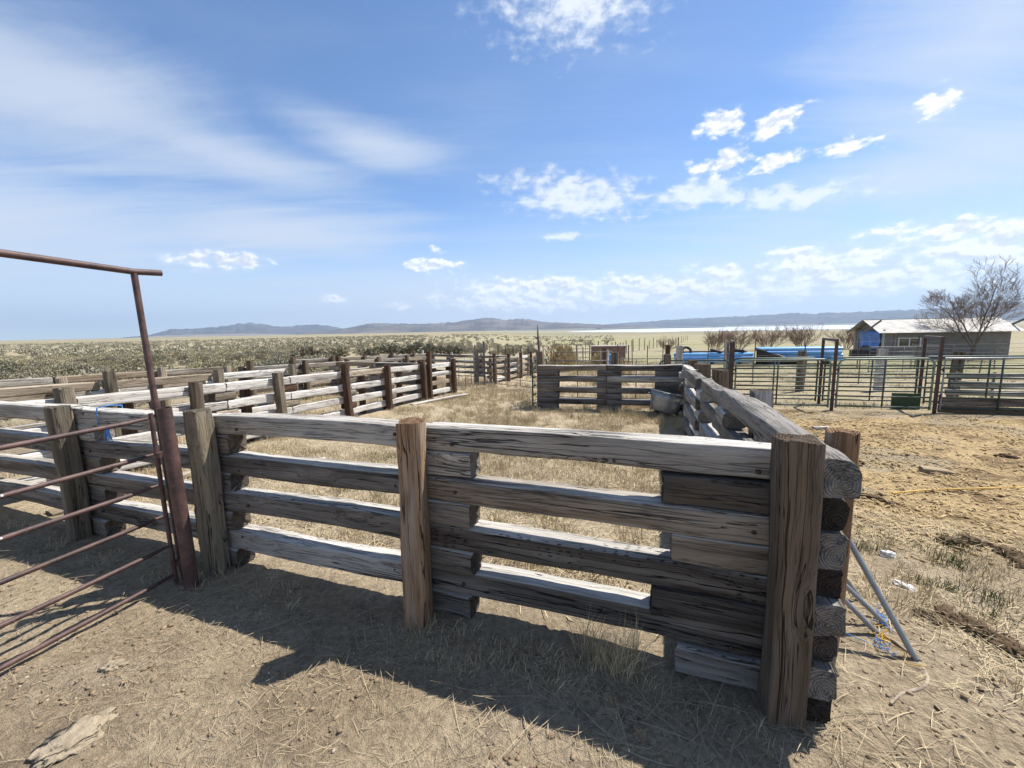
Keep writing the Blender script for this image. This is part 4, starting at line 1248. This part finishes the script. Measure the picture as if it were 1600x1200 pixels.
# ------------------------------------------------------------------ bare tree and shrubs
def branch_tree(name, label, loc, height, seed, mat, twig_mat, stems=1, levels=5, spread=.55, trunk_r=.12, first=.22, group=None, twigs=3, cat='tree', rmin=.007):
    rnd = random.Random(seed)
    t = empty(name, loc, rnd.uniform(0, 6), label, cat, group)
    tr = MB(); cr = MB()

    counts = {0: 16, 1: 10, 2: 7, 3: 0} if stems < 5 else {0: 12, 1: 6, 2: 0}

    def limb(p, d, L, r_, lev):
        n = (9, 6, 4, 3)[lev]
        pts = [p]; dirv = d.copy()
        for i in range(n):
            dirv = (dirv + Vector((rnd.uniform(-1, 1), rnd.uniform(-1, 1), rnd.uniform(-.7, 1.0))) * .11 + Vector((0, 0, .03))).normalized()
            pts.append(pts[-1] + dirv * L / n)
        r1 = max(rmin * .6, r_ * .3)
        rad = [max(rmin * .6, r_ + (r1 - r_) * i / n) for i in range(n + 1)]
        (tr if lev == 0 else cr).tube(pts, rad, (7, 4, 3, 3)[lev], False)
        c = counts[lev]
        for k in range(c):
            s_ = .22 + .78 * (k + rnd.random()) / c
            i = min(n - 1, int(s_ * n)); q = pts[i].lerp(pts[i + 1], s_ * n - i)
            dd = (pts[i + 1] - pts[i]).normalized()
            ax = dd.cross(Vector((rnd.uniform(-1, 1), rnd.uniform(-1, 1), rnd.uniform(-1, 1)))).normalized()
            an = R(rnd.uniform(24, 52))
            nd = (dd * math.cos(an) + ax * math.sin(an) + Vector((0, 0, .10))).normalized()
            limb(q, nd, L * rnd.uniform(.34, .56) * (1.15 - .45 * s_), max(rmin, rad[i] * .5), lev + 1)
    for s in range(stems):
        a = 2 * math.pi * s / stems + rnd.uniform(-.3, .3)
        if stems < 5:
            lean_ = rnd.uniform(.25, .75)
            p = Vector((0, 0, 1.1 + .12 * s)); d = Vector((math.cos(a) * lean_, math.sin(a) * lean_, 1)).normalized()
        else:
            lean_ = rnd.uniform(.15, .95)
            p = Vector((math.cos(a) * .2, math.sin(a) * .2, -.1)); d = Vector((math.cos(a) * lean_, math.sin(a) * lean_, 1)).normalized()
        limb(p, d, height * first * rnd.uniform(.8, 1.1), trunk_r * (.5 if stems < 5 else 1), 0)
    if stems < 5:
        tr.tube([(0, 0, -.2), (.02, 0, .5), (0, 0, 1.15), (0, 0, 1.5)], [trunk_r * 1.35, trunk_r * 1.1, trunk_r, trunk_r * .7], 9, False)
    tr.build('trunk', M[mat], t, True)
    cr.build('crown', M[twig_mat], t, True)
    zs = [v[2] for v in cr.v]
    k = height / max(zs); t.scale = (k * 1.5, k * 1.5, k) if stems < 5 else (k * 1.35, k * 1.35, k)
    return t


def g3(x, y, dz=0): return (x, y, T(x, y) + dz)


bt = branch_tree('bare_tree', 'tall bare leafless tree standing in front of the grey house', g3(32.3, 28.6), 7.1, 12, 'bark', 'twig_tan', 4, 5, .55, .125, .9, None, 3, rmin=.009)
sh = [(21.0, 55, 2.2, 1, 'leftmost small leafless shrub beyond the blue pipes'), (26.2, 52.5, 3.3, 2, 'wide reddish bare shrub, second from the left beyond the blue pipes'), (29.0, 52.5, 3.4, 3, 'dense reddish bare shrub in the middle of the row beyond the pipes'), (32.6, 52, 3.4, 4, 'tall reddish bare shrub at the right of the row beyond the pipes'), (36.0, 51, 3.4, 6, 'reddish bare shrub between the pipe stack and the house'), (42.5, 52.0, 3.2, 5, 'bare shrub peeping out beside the house gable')]
for x_, y_, h_, sd_, lb in sh:
    branch_tree('bare_shrub', lb, g3(x_, y_), h_, sd_ + 40, 'twig', 'twig', 16 if h_ > 2.5 else 8, 4, .6, .03, .95, 'bare shrubs beyond the blue pipes', 3, 'shrub', rmin=.012)


def brush_mesh(name, rad, h, n, seed, leaf, mat, twiggy=0.0, up_=.35):
    """a mound of small leaf blades: a few overlapping domes, denser towards their skin"""
    r_ = np.random.RandomState(seed)
    nl = 6
    la = r_.uniform(0, 2 * np.pi, nl); lr = np.sqrt(r_.uniform(0.05, 1, nl)) * rad * .55
    lh = h * r_.uniform(.6, 1.0, nl) * (1 - .3 * (lr / rad) ** 2); ls = rad * r_.uniform(.38, .6, nl)
    k = r_.randint(0, nl, n)
    d = r_.normal(size=(n, 3)); d[:, 2] = np.abs(d[:, 2]) - .15; d /= np.linalg.norm(d, axis=1)[:, None]
    rr = 1 - .4 * r_.uniform(0, 1, n) ** 2.2
    c = np.stack([np.cos(la[k]) * lr[k] + d[:, 0] * rr * ls[k], np.sin(la[k]) * lr[k] + d[:, 1] * rr * ls[k], lh[k] * .25 + d[:, 2] * rr * lh[k] * .75], 1)
    c[:, 2] = np.maximum(c[:, 2], leaf * .2)
    a = d * .8 + np.array([0, 0, up_]) + r_.normal(size=(n, 3)) * .5; a /= np.linalg.norm(a, axis=1)[:, None]
    b = np.cross(a, r_.normal(size=(n, 3))); b /= np.linalg.norm(b, axis=1)[:, None]
    s = leaf * r_.uniform(.6, 1.3, n)[:, None]
    w_ = .42 if not twiggy else .12
    V = np.stack([c - b * s * w_, c + b * s * w_, c + a * s * 1.3 + b * s * w_ * .5, c + a * s * 1.3 - b * s * w_ * .5], 1).reshape(-1, 3)
    F = np.arange(n * 4).reshape(n, 4)
    return V, F


sage_me = []
for k in range(8):
    V, F = brush_mesh('sagebrush', .62, .62, 1500, 70 + k, .042, None)
    o = np_mesh('sagebrush', V, F, M['sage_y' if k in (1, 4, 6) else ('sage_d' if k == 7 else 'sage')])
    me = o.data; bpy.data.objects.remove(o); sage_me.append(me)
rnd = random.Random(99); spots = []
tries = 0
while len(spots) < 900 and tries < 60000:
    tries += 1
    az = R(rnd.uniform(-58, 3)); d = 14 + 86 * rnd.random() ** .75
    x_, y_ = math.sin(az) * d, math.cos(az) * d
    uu, vv = UV(x_, y_)
    if uu < 14.2 and vv < 30: continue
    if vv >= 30 and uu < 10: continue
    if vv < -4: continue
    if az > R(-24) and d < 52: continue
    if any((x_ - p_[1]) ** 2 + (y_ - p_[2]) ** 2 < (1.2 + .012 * d) ** 2 for p_ in spots): continue
    spots.append((d, x_, y_))
spots.sort()
for d, x_, y_ in spots[:300]:
    s = rnd.choice((.6, .8, 1.0, 1.2, 1.45, 1.75))
    q_ = rnd.randrange(8)
    o = inst('sagebrush', sage_me[q_], None, (x_, y_, T(x_, y_) - .03), (0, 0, rnd.uniform(0, 6.28)), (s, s, s * rnd.uniform(.75, 1.05)))
    if q_ in (1, 4, 6): tag(o, 'yellowish sagebrush mound growing on the plain left of the corrals', 'sagebrush', 'yellowish sagebrush beyond the left corrals')
    else: tag(o, 'grey-green sagebrush mound growing on the plain left of the corrals', 'sagebrush', 'grey-green sagebrush beyond the left corrals')


def brush_mass(name, label, pos, mat, n_leaf, leaf, seed, hr=(.5, .75), rr=(.4, .8)):
    r_ = np.random.RandomState(seed)
    base = [brush_mesh('', 1, 1, n_leaf, seed + k, leaf, None) for k in range(5)]
    Vs = []; Fs = []; nv = 0
    for (x_, y_) in pos:
        V, F = base[r_.randint(5)]
        s = r_.uniform(*rr); hh = r_.uniform(*hr) * (s / np.mean(rr)); a = r_.uniform(0, 6.28)
        c_, s_ = math.cos(a), math.sin(a)
        X = (V[:, 0] * c_ - V[:, 1] * s_) * s + x_; Y = (V[:, 0] * s_ + V[:, 1] * c_) * s + y_; Z = V[:, 2] * hh + T(x_, y_) - .03
        Vs.append(np.stack([X, Y, Z], 1)); Fs.append(F + nv); nv += len(V)
    o = np_mesh(name, np.concatenate(Vs), np.concatenate(Fs), M[mat])
    return tag(o, label, 'brush', kind='stuff')


rest = [(x_, y_) for d, x_, y_ in spots[300:]]
brush_mass('sagebrush_mass', 'mass of sagebrush spreading over the plain to the left', rest[::2], 'sage', 240, .115, 5)
brush_mass('sagebrush_mass', 'yellowish sagebrush scattered among the grey brush on the plain', rest[1::2], 'sage_y', 240, .115, 6)
r_ = np.random.RandomState(17); fp = []
while len(fp) < 2600:
    az = R(r_.uniform(-58, 14)); d = 85 + 420 * r_.rand() ** 1.15
    if az > R(-12) and r_.rand() < .72: continue
    fp.append((math.sin(az) * d, math.cos(az) * d))
brush_mass('sagebrush_mass', 'far-off low brush dotting the plain toward the hills', fp, 'sage', 40, .3, 9, (.55, .9), (.5, 1.0))

for k, (x_, y_, s, lb) in enumerate(((-21.5, 43, 1.7, 'dark rounded bush, left one of the pair before the plain'), (-18.6, 44, 1.6, 'dark rounded bush, right one of the pair before the plain'), (-15.9, 45, 1.25, 'small dark bush right of the dark pair'),
                                      (-14.0, 47, 1.9, 'leftmost dark bush in the row behind the corrals'), (-11.9, 47.5, 1.6, 'second dark bush of the row behind the corrals'), (-10.2, 48, 2.1, 'tallest dark bush in the row behind the corrals'), (-8.0, 48, 1.7, 'fourth dark bush of the row behind the corrals'), (-6.2, 48, 1.6, 'rightmost dark bush in the row behind the corrals'))):
    V, F = brush_mesh('', .8, .85, 700, 200 + k, .12, None)
    o = np_mesh('dark_bush', V, F, M['sage_d']); o.location = g3(x_, y_); o.scale = (s * 1.1, s * 1.1, s * .85)
    tag(o, lb, 'bush', 'dark bushes behind the corrals')
for k, (u_, v_, s, mt_, lb) in enumerate(((6.1, 23.0, 1.75, 'tanbrush', 'large tan dried-up bush behind the dark far fence on the left'), (2.15, 16.2, 1.15, 'tanbrush', 'yellowish broom-like bush sticking up behind the dark far fence'), (4.3, 27.5, 1.3, 'tanbrush', 'tan dried bush next to the rusty box on the plain'), (11.6, 28, .9, 'tanbrush', 'low tan bush at the far end of the left corrals'))):
    V, F = brush_mesh('', .8, 1.0, 1500, 300 + k, .12, None, twiggy=1, up_=.9)
    x_, y_ = W(u_, v_)
    o = np_mesh('dry_bush', V, F, M[mt_]); o.location = g3(x_, y_); o.scale = (s, s, s * (1.0 if k else 1.05))
    tag(o, lb, 'bush', 'tan dry bushes')
# rusty box body and a barrel out back
x, y = W(4.4, 31); t = empty('rusty_trailer', (x, y, T(x, y)), R(-15), 'small rusty brown box trailer standing among the tan bushes', 'trailer')
MB().box((0, 0, .95), (2.6, 1.4, .9)).build('box_body', flat_mat('pink_rust_paint', (.26, .155, .125), .8, 0, 4, .3), t)
MB().box((0, 0, 1.43), (2.75, 1.5, .06)).build('lid', flat_mat('faded_lid', (.42, .36, .32), .8, 0, 4, .3), t)
for sx_ in (-.7, .7):
    MB().tube([(sx_, -.75, .3), (sx_, -.62, .3)], .3, 16).build('wheel', M['black'], t, True)
x, y = W(2.95, 20.0); o = MB().tube([(0, 0, 0), (0, 0, .55), (0, 0, .6)], [.28, .28, .27], 18).tube([(0, 0, .3), (0, 0, .33)], .29, 18).build('barrel', M['bluetwine'], None, True)
autosmooth(o); o.location = g3(x, y, .55); tag(o, 'blue barrel behind the dark far fence beside the dry bush', 'barrel')
x, y = W(3.2, 19.6); o = MB().tube([(0, 0, 0), (0, 0, 1.35)], .16, 14).tube([(0, 0, 1.2), (0, 0, 1.24)], .17, 14).build('concrete_post', flat_mat('pale_concrete', (.45, .45, .43), .9, 0, 6), None, True); autosmooth(o)
o.location = g3(x, y); tag(o, 'pale grey concrete post behind the dark far fence', 'post')


# ------------------------------------------------------------------ things lying on the ground
def lying(name, mb, mat, u, v, label, cat, z=0, rz=0, group=None, smooth=True):
    x, y = W(u, v)
    o = mb.build(name, mat, None, smooth); autosmooth(o)
    o.location = (x, y, TM(x, y) + z); o.rotation_euler = (0, 0, rz)
    return tag(o, label, cat, group)


def pipe_between(label, a, b, r_, mat='galv', name='steel_pipe', group='galvanised pipes leaning on the right fence'):
    ax, ay = W(a[0], a[1]); bx, by = W(b[0], b[1])
    za, zb = T(ax, ay) + a[2], T(bx, by) + b[2]
    L = math.dist((ax, ay, za), (bx, by, zb))
    mb = MB().tube([(0, 0, 0), (0, 0, L)], r_, 14, False).tube([(0, 0, L), (0, 0, 0)], r_ * .8, 14, False)
    o = mb.build(name, M[mat], None, True); autosmooth(o)
    o.location = (ax, ay, za)
    o.rotation_euler = Vector((bx - ax, by - ay, zb - za)).to_track_quat('Z', 'Y').to_euler()
    return tag(o, label, 'pipe', group)


pipe_between('long galvanised pipe leaning on the right fence, its foot nearest the camera', (-.76, .46, .01), (-.44, .70, .66), .015)
pipe_between('thin galvanised pipe behind the long leaning pipe', (-.74, .72, .015), (-.40, .75, .34), .014)
pipe_between('lower thin galvanised pipe closest to the fence foot', (-.66, .62, .015), (-.38, .62, .30), .014)
pipe_between('short galvanised pipe lying highest behind the leaning pipes', (-.70, .95, .02), (-.40, .88, .44), .013)
rnd = random.Random(21)
for k, (u_, v_, mt_, lb) in enumerate(((-.72, .78, 'bluetwine', 'tangle of blue baling twine behind the leaning pipes'), (-.62, .50, 'bluetwine', 'frayed blue twine at the foot of the leaning pipes'), (-.68, .60, 'yellow', 'small tangle of yellow twine between the leaning pipes'))):
    mb = MB()
    for q in range(4 if k < 2 else 4):
        p = Vector((rnd.gauss(0, .003), rnd.gauss(0, .003), .012)); pts = [p]
        for s_ in range(6):
            p = p + Vector((rnd.gauss(0, .028), rnd.gauss(0, .028), rnd.gauss(0, .012))); p.z = max(.004, min(.07, p.z)); pts.append(p.copy())
        mb.tube(pts, .0022, 4, False)
    lying('twine_tangle', mb, M[mt_], u_, v_, lb, 'twine', .01)
# grey branch or hose end curving on the ground
def smooth_path(pts, n=5):
    P_ = [Vector(p) for p in pts]; P_ = [P_[0] * 2 - P_[1]] + P_ + [P_[-1] * 2 - P_[-2]]; out = []
    for i in range(1, len(P_) - 2):
        for k in range(n):
            t = k / n; a, b, c, d = P_[i - 1:i + 3]
            out.append(.5 * ((2 * b) + (c - a) * t + (2 * a - 5 * b + 4 * c - d) * t * t + (3 * b - a - 3 * c + d) * t ** 3))
    return out + [P_[-2]]


bp_ = smooth_path([(0, 0, .01), (.10, .045, .018), (.22, .07, .02), (.30, .13, .025), (.35, .24, .02), (.34, .36, .03), (.29, .44, .02)])
lying('dry_branch', MB().tube(bp_, [.0060 + .0025 * math.sin(3 * i / len(bp_)) + .0012 * math.sin(i * 1.9) for i in range(len(bp_))], 10), flat_mat('bleached_branch', (.40, .33, .25), .9, 0, 22, .35, bump=.015, dark=(.18, .14, .10)), -.52, .13, 'curved bleached grey branch lying near the foot of the corner', 'branch')
lying('yellow_hose', MB().tube([(-.02, 0, .02), (.3, .03, .022), (.7, .035, .02), (1.2, .02, .022), (1.9, .03, .02), (2.6, -.05, .02)], .008, 8).tube([(-.12, -.02, .02), (-.02, 0, .02)], .011, 8), M['yellow'], -1.92, 3.26, 'thin yellow hose lying across the right yard', 'hose', 0.01, R(2))


def lump(name, size, seed, mat, sub=3, rough=.35):
    import bmesh
    bm = bmesh.new(); bmesh.ops.create_icosphere(bm, subdivisions=sub, radius=1)
    for v in bm.verts:
        n = mnoise.fractal(v.co * 1.6 + Vector((seed * 7.1, seed, 0)), 1, 2, 4)
        n2 = mnoise.fractal(v.co * 6.5 + Vector((seed * 3.3, 0, seed)), 1, 2, 3)
        v.co *= 1 + rough * n + rough * .45 * n2
        v.co = Vector((v.co.x * size[0], v.co.y * size[1], v.co.z * size[2]))
    me = bpy.data.meshes.new(name); bm.to_mesh(me); bm.free()
    me.polygons.foreach_set('use_smooth', [True] * len(me.polygons)); me.materials.append(mat)
    return me


for k, (u_, v_, s, lb) in enumerate(((-1.80, 2.08, (.15, .09, .05), 'largest dark crust of dry manure in the right yard'), (-2.02, 1.86, (.13, .07, .045), 'dark manure crust just below the largest one in the right yard'), (-1.14, .88, (.12, .06, .05), 'dark broken manure crust near the curved branch'), (-1.28, .72, (.09, .05, .04), 'smaller dark manure crust beside the broken one'),
                                      (-1.6, 3.05, (.11, .05, .03), 'dark manure clod lying by the end of the yellow hose'), (-2.0, 4.55, (.05, .05, .04), 'small round dark clod left of the wooden block'), (-4.1, 5.6, (.09, .06, .05), 'dark clod near the right edge of the yard'))):
    x, y = W(u_, v_)
    if k == 0:
        crumb = [lump('crust_piece', (.040, .030, .017), q + 60, M['manure'], 3, .9) for q in range(5)]
        rc = random.Random(61)
    o = empty('manure_crust', (x, y, TM(x, y)), k * 1.3, lb, 'manure')
    nn = 26 if s[0] > .11 else (14 if s[0] > .08 else 4)
    for q in range(nn):
        lx, ly = rc.gauss(0, s[0] * .5), rc.gauss(0, s[1] * .5); sc = rc.uniform(.45, 1.25) * (1.0 if q > 4 else 1.35)
        a_ = k * 1.3; wx, wy = x + lx * math.cos(a_) - ly * math.sin(a_), y + lx * math.sin(a_) + ly * math.cos(a_)
        inst('crust_piece', crumb[q % 5], o, (lx, ly, TM(wx, wy) - TM(x, y) + .006 * sc + rc.uniform(0, .008)), (rc.uniform(-.3, .3), rc.uniform(-.3, .3), rc.uniform(0, 6)), (sc, sc, sc))
    tag(o, lb, 'manure', 'dry manure in the right yard')
for k, (u_, v_, s, mt_, lb) in enumerate(((-1.15, 1.68, (.055, .035, .03), 'plasticwhite', 'crumpled white plastic scrap on the dirt beyond the leaning pipes'), (-1.04, 1.20, (.06, .03, .02), 'plasticwhite', 'flat white plastic scrap beside the leaning pipes'), (-1.78, 1.22, (.06, .04, .025), 'stone', 'pale flat stone in the dry grass at the right edge'), (-1.2, .45, (.03, .022, .014), 'stone', 'small pale stone right of the curved branch'),
                                         (2.93, -1.22, (.13, .09, .012), 'stone', 'broad flat pale stone at the bottom left of the foreground'), (3.25, -.92, (.06, .035, .02), 'stone', 'small flat pale stone beside the broad one in the foreground'), (.72, -.27, (.035, .03, .03), 'clod', 'round dirt clod in the shade under the near fence'), (.57, -.40, (.03, .03, .02), 'clod', 'small dirt clod in the shade nearer the camera'))):
    x, y = W(u_, v_)
    o = inst('ground_stone' if mt_ != 'plasticwhite' else 'plastic_scrap', lump('stone', s, k + 31, M[mt_], 4, .6), None, (x, y, TM(x, y) + s[2] * .15), (0, 0, k * 1.9))
    tag(o, lb, 'stone' if mt_ != 'plasticwhite' else 'litter')
x, y = W(-2.72, 4.35); me = tie_mesh('wood_block', .26, .13, .075, 77, rings=6, per=16); me.materials.append(WD['fresh'])
o = inst('wood_block', me, None, (x, y, TM(x, y) + .035), (0, .03, R(-28))); tag(o, 'short pale wooden block lying in the right yard', 'block')
for k, (u_, v_, l_, w_, rz_, lb) in enumerate(((7.0, 9.15, 2.3, .18, 52, 'long grey plank lying in the dry grass by the lane fence'), (5.35, 2.1, .9, .12, 40, 'bleached plank lying inside the pen behind the near fence'), (-2.35, 7.0, .28, .1, -15, 'small white board scrap in the yard before the green gate'), (6.4, 1.0, 1.8, .16, 66, 'pale plank leaning in the weeds near the blue twine'))):
    x, y = W(u_, v_); me = tie_mesh('loose_plank', l_, w_, .06, 88 + k, rings=8, per=14); me.materials.append(WD[('grey', 'silver', 'silver', 'tan')[k]])
    o = inst('loose_plank', me, None, (x, y, T(x, y) + .045), (0, 0, R(rz_))); tag(o, lb, 'plank')


# ------------------------------------------------------------------ straw, dry grass, pebbles, clods
def in_fence(uu, vv):
    return (np.abs(vv - .06) < .16) & (uu > -.2) & (uu < 7.4)


def scatter(n, region, seed, dens=None):
    r_ = np.random.RandomState(seed)
    out = np.zeros((0, 2))
    u0_, u1, v0, v1 = region
    while len(out) < n:
        uu = r_.uniform(u0_, u1, n * 2); vv = r_.uniform(v0, v1, n * 2)
        X = OX - uu * CA + vv * SA; Y = OY + uu * SA + vv * CA
        ok = (Y > .55) & ~in_fence(uu, vv)
        if dens is not None: ok &= r_.rand(n * 2) < dens(uu, vv, X, Y)
        out = np.concatenate([out, np.stack([X[ok], Y[ok]], 1)])
    return out[:n]


def straw(name, label, pts, mat, lr, w, seed, lift=.012):
    r_ = np.random.RandomState(seed); n = len(pts)
    L = r_.uniform(lr[0], lr[1], n) ** 1.0; a = r_.uniform(0, 2 * np.pi, n); bend = r_.normal(0, .09, n)
    X, Y = pts[:, 0], pts[:, 1]
    Z = TN(X, Y) + micro(X, Y) + r_.uniform(.002, lift, n)
    dz = r_.normal(0, .10, n)
    segs = []
    x, y, z = X.copy(), Y.copy(), Z.copy()
    px_ = [(x.copy(), y.copy(), z.copy(), a.copy())]
    for i in range(3):
        aa = a + bend * (i - 1)
        x = x + np.cos(aa) * L / 3; y = y + np.sin(aa) * L / 3
        z = np.maximum(TN(x, y) + micro(x, y) + .002, z + dz * L / 3)
        px_.append((x.copy(), y.copy(), z.copy(), aa))
    V = []
    ww = w * r_.uniform(.6, 1.3, n)
    for i, (x, y, z, aa) in enumerate(px_):
        k = ww * (.5 if i in (0, 3) else 1)
        V.append(np.stack([x - np.sin(aa) * k, y + np.cos(aa) * k, z], 1)); V.append(np.stack([x + np.sin(aa) * k, y - np.cos(aa) * k, z + k * .4], 1))
    V = np.stack(V, 1).reshape(-1, 3)
    b = np.arange(n)[:, None] * 8
    F = np.concatenate([b + np.array([[0, 1, 3, 2]]), b + np.array([[2, 3, 5, 4]]), b + np.array([[4, 5, 7, 6]])], 0)
    o = np_mesh(name, V, F, M[mat])
    return tag(o, label, 'straw', kind='stuff')


def blades(name, label, pts, per, mat, hr, w, seed, clump=.05, leanv=.45):
    r_ = np.random.RandomState(seed)
    P_ = np.repeat(pts, per, 0) + r_.normal(0, clump, (len(pts) * per, 2)); n = len(P_)
    ch = np.repeat(r_.uniform(.5, 1.25, len(pts)), per)
    H = r_.uniform(hr[0], hr[1], n) * ch; a = r_.uniform(0, 2 * np.pi, n); ln = np.abs(r_.normal(0, leanv, n))
    X, Y = P_[:, 0], P_[:, 1]; Z = TN(X, Y) + micro(X, Y) - .005
    ww = w * r_.uniform(.6, 1.3, n); tx, ty = -np.sin(a + 1.2), np.cos(a + 1.2)
    mx, my = X + np.cos(a) * H * ln * .4, Y + np.sin(a) * H * ln * .4
    ex, ey = X + np.cos(a) * H * ln * 1.1, Y + np.sin(a) * H * ln * 1.1
    V = np.stack([np.stack([X - tx * ww, Y - ty * ww, Z], 1), np.stack([X + tx * ww, Y + ty * ww, Z], 1),
                  np.stack([mx + tx * ww * .8, my + ty * ww * .8, Z + H * .55], 1), np.stack([mx - tx * ww * .8, my - ty * ww * .8, Z + H * .55], 1),
                  np.stack([ex + tx * ww * .15, ey + ty * ww * .15, Z + H / (1 + ln * .5)], 1), np.stack([ex - tx * ww * .15, ey - ty * ww * .15, Z + H / (1 + ln * .5)], 1)], 1).reshape(-1, 3)
    b = np.arange(n)[:, None] * 6
    F = np.concatenate([b + np.array([[0, 1, 2, 3]]), b + np.array([[3, 2, 4, 5]])], 0)
    o = np_mesh(name, V, F, M[mat])
    return tag(o, label, 'grass', kind='stuff')


def dn(scale, seed, lo, hi, base=.1):
    return lambda uu, vv, X, Y: base + (1 - base) * sstep(lo, hi, fbm(X * scale, Y * scale, seed, 3))


# pen: matted dry grass
blades('dry_grass', 'short dry straw-coloured grass matting the floor of the pen', scatter(8000, (-.0, 7.4, .3, 14), 1, dn(1.1, 71, .42, .62, .12)), 16, 'stubble', (.03, .12), .0026, 2, .06, .8)
blades('dry_grass', 'taller pale dry grass tufts standing in the pen', scatter(420, (.3, 7.2, .4, 16), 3, dn(.7, 73, .48, .66, .05)), 34, 'stubble', (.09, .24), .003, 4, .05, .5)
straw('loose_straw', 'loose straw strewn over the floor of the pen', scatter(16000, (0, 7.3, .25, 11), 5, dn(1.3, 75, .35, .6, .2)), 'straw', (.04, .20), .0022, 6, .03)
blades('green_grass', 'few small green grass patches in the pen and yard', np.concatenate([scatter(60, (3.2, 4.8, 1.6, 3.2), 7, dn(2.5, 77, .5, .6, 0)), scatter(45, (-1.9, -.9, 1.0, 2.2), 8, dn(2.5, 78, .5, .6, 0))]), 22, 'greengrass', (.03, .09), .0025, 8, .04)
# front dirt
straw('loose_straw', 'thin scattered straw on the bare dirt in the foreground', scatter(9000, (-3, 7, -2.6, -.02), 9, dn(1.6, 79, .35, .65, .15)), 'straw_grey', (.015, .13), .0009, 10, .012)
straw('loose_straw', 'long straw stems lying along the foot of the near fence', scatter(1500, (-.3, 6.5, -.5, -.0), 11, dn(2.4, 99, .4, .6, .1)), 'straw_grey', (.08, .34), .0010, 12, .03)
blades('dry_grass', 'sparse dry weeds along the foot of the near fence', scatter(120, (-.2, 7, -.35, -.02), 13, dn(2, 81, .52, .62, .0)), 12, 'stubble', (.03, .12), .0016, 14, .03, .6)
tuft = np.array([W(.80, -.06), W(.86, -.03), W(.74, -.10), W(.68, -.12), W(.62, -.04)])
blades('dry_grass', 'dry grass tuft under the middle of the near right panel', tuft, 80, 'stubble', (.08, .30), .0016, 15, .026, .6)
tuft2 = np.array([W(1.92, -.75), W(1.75, -.62), W(1.70, -.70), W(3.0, -.25), W(3.1, -.35), W(1.88, -.20)])
blades('dry_grass', 'thin dry stalks in the dirt in front of the near fence', tuft2, 14, 'stubble', (.05, .17), .0014, 16, .03, .5)
# right yard
straw('loose_straw', 'pale straw strewn over the right yard near the camera', scatter(11000, (-3.4, -.35, -1.0, 2.6), 17, dn(1.5, 83, .38, .6, .12)), 'straw', (.03, .17), .0013, 18, .03)
straw('bedding_chips', 'golden bedding litter covering the right yard', scatter(15000, (-6.5, -.5, 2.0, 9.4), 19, dn(1.2, 85, .35, .6, .2)), 'chips', (.02, .10), .006, 20, .02)
blades('dry_grass', 'dry grass tufts in the right yard near the leaning pipes', scatter(130, (-2.6, -.45, .2, 1.9), 21, dn(2, 87, .45, .6, .03)), 22, 'stubble', (.03, .13), .0018, 22, .04, .7)
blades('dry_grass', 'pale dry grass spreading in the left corrals', scatter(2200, (7.9, 14, -1.5, 16), 23, dn(.8, 89, .40, .6, .1)), 14, 'stubble', (.05, .22), .005, 24, .09, .6)
blades('dry_grass', 'dry grass in the lane and corrals beyond the far fence', scatter(2600, (-1, 10, 9.5, 34), 25, dn(.5, 91, .42, .62, .08)), 12, 'stubble', (.06, .25), .007, 26, .12, .6)
blades('dry_grass', 'sparse dry grass in the lot behind the green gates', scatter(1500, (-16, -1, 10.2, 32), 27, dn(.5, 93, .48, .66, .05)), 12, 'stubble', (.03, .12), .007, 28, .12, .7)


def pebbles(name, label, pts, mat, sr, seed, cat):
    import bmesh
    bm = bmesh.new(); bmesh.ops.create_icosphere(bm, subdivisions=1, radius=1)
    bv = np.array([v.co for v in bm.verts]); bf = np.array([[v.index for v in f.verts] for f in bm.faces]); bm.free()
    r_ = np.random.RandomState(seed); n = len(pts)
    s = sr[0] + (sr[1] - sr[0]) * r_.rand(n) ** 3
    k = len(bv)
    V = bv[None] * (1 + r_.normal(0, .22, (n, k, 1))) * s[:, None, None] * np.stack([r_.uniform(.8, 1.4, n), r_.uniform(.7, 1.2, n), r_.uniform(.4, .8, n)], 1)[:, None, :]
    a = r_.uniform(0, 6.28, n); c, q = np.cos(a)[:, None], np.sin(a)[:, None]
    X = V[..., 0] * c - V[..., 1] * q + pts[:, :1]; Y = V[..., 0] * q + V[..., 1] * c + pts[:, 1:]
    Z = V[..., 2] + (TN(pts[:, 0], pts[:, 1]) + micro(pts[:, 0], pts[:, 1]) + s * .2)[:, None]
    V = np.stack([X, Y, Z], -1).reshape(-1, 3)
    F = (bf[None] + (np.arange(n) * k)[:, None, None]).reshape(-1, 3)
    o = np_mesh(name, V, F, M[mat])
    return tag(o, label, cat, kind='stuff')


pebbles('pebbles', 'small pale pebbles scattered over the dirt', scatter(1500, (-3.2, 7, -2.6, 2.0), 31), 'pebble', (.002, .011), 32, 'pebbles')
pebbles('dirt_clods', 'crumbled dirt clods over the foreground ground', scatter(9000, (-3.2, 6.5, -2.6, .9), 33, dn(2.2, 95, .35, .6, .15)), 'clod', (.002, .014), 34, 'dirt')
pebbles('dirt_clods', 'brown crumbled clods over the right yard', scatter(9000, (-6, -.4, 1.6, 9.2), 35, dn(1.6, 97, .4, .62, .1)), 'chips', (.004, .028), 36, 'dirt')

# ------------------------------------------------------------------ air
hz, nt, bs = new_mat('valley_haze')
nt.nodes.remove(bs)
pv = N(nt, 'ShaderNodeVolumePrincipled', {'Color': (.56, .75, 1.0, 1), 'Density': 2.7e-5, 'Anisotropy': .2})
nt.links.new(pv.outputs[0], [n for n in nt.nodes if n.type == 'OUTPUT_MATERIAL'][0].inputs['Volume'])
o = MB().box((0, 0, 0), (1, 1, 1)).build('haze', hz)
o.location = (0, 0, 900); o.scale = (72000, 72000, 1900)
tag(o, 'thin blue haze filling the valley air', 'haze', kind='stuff')
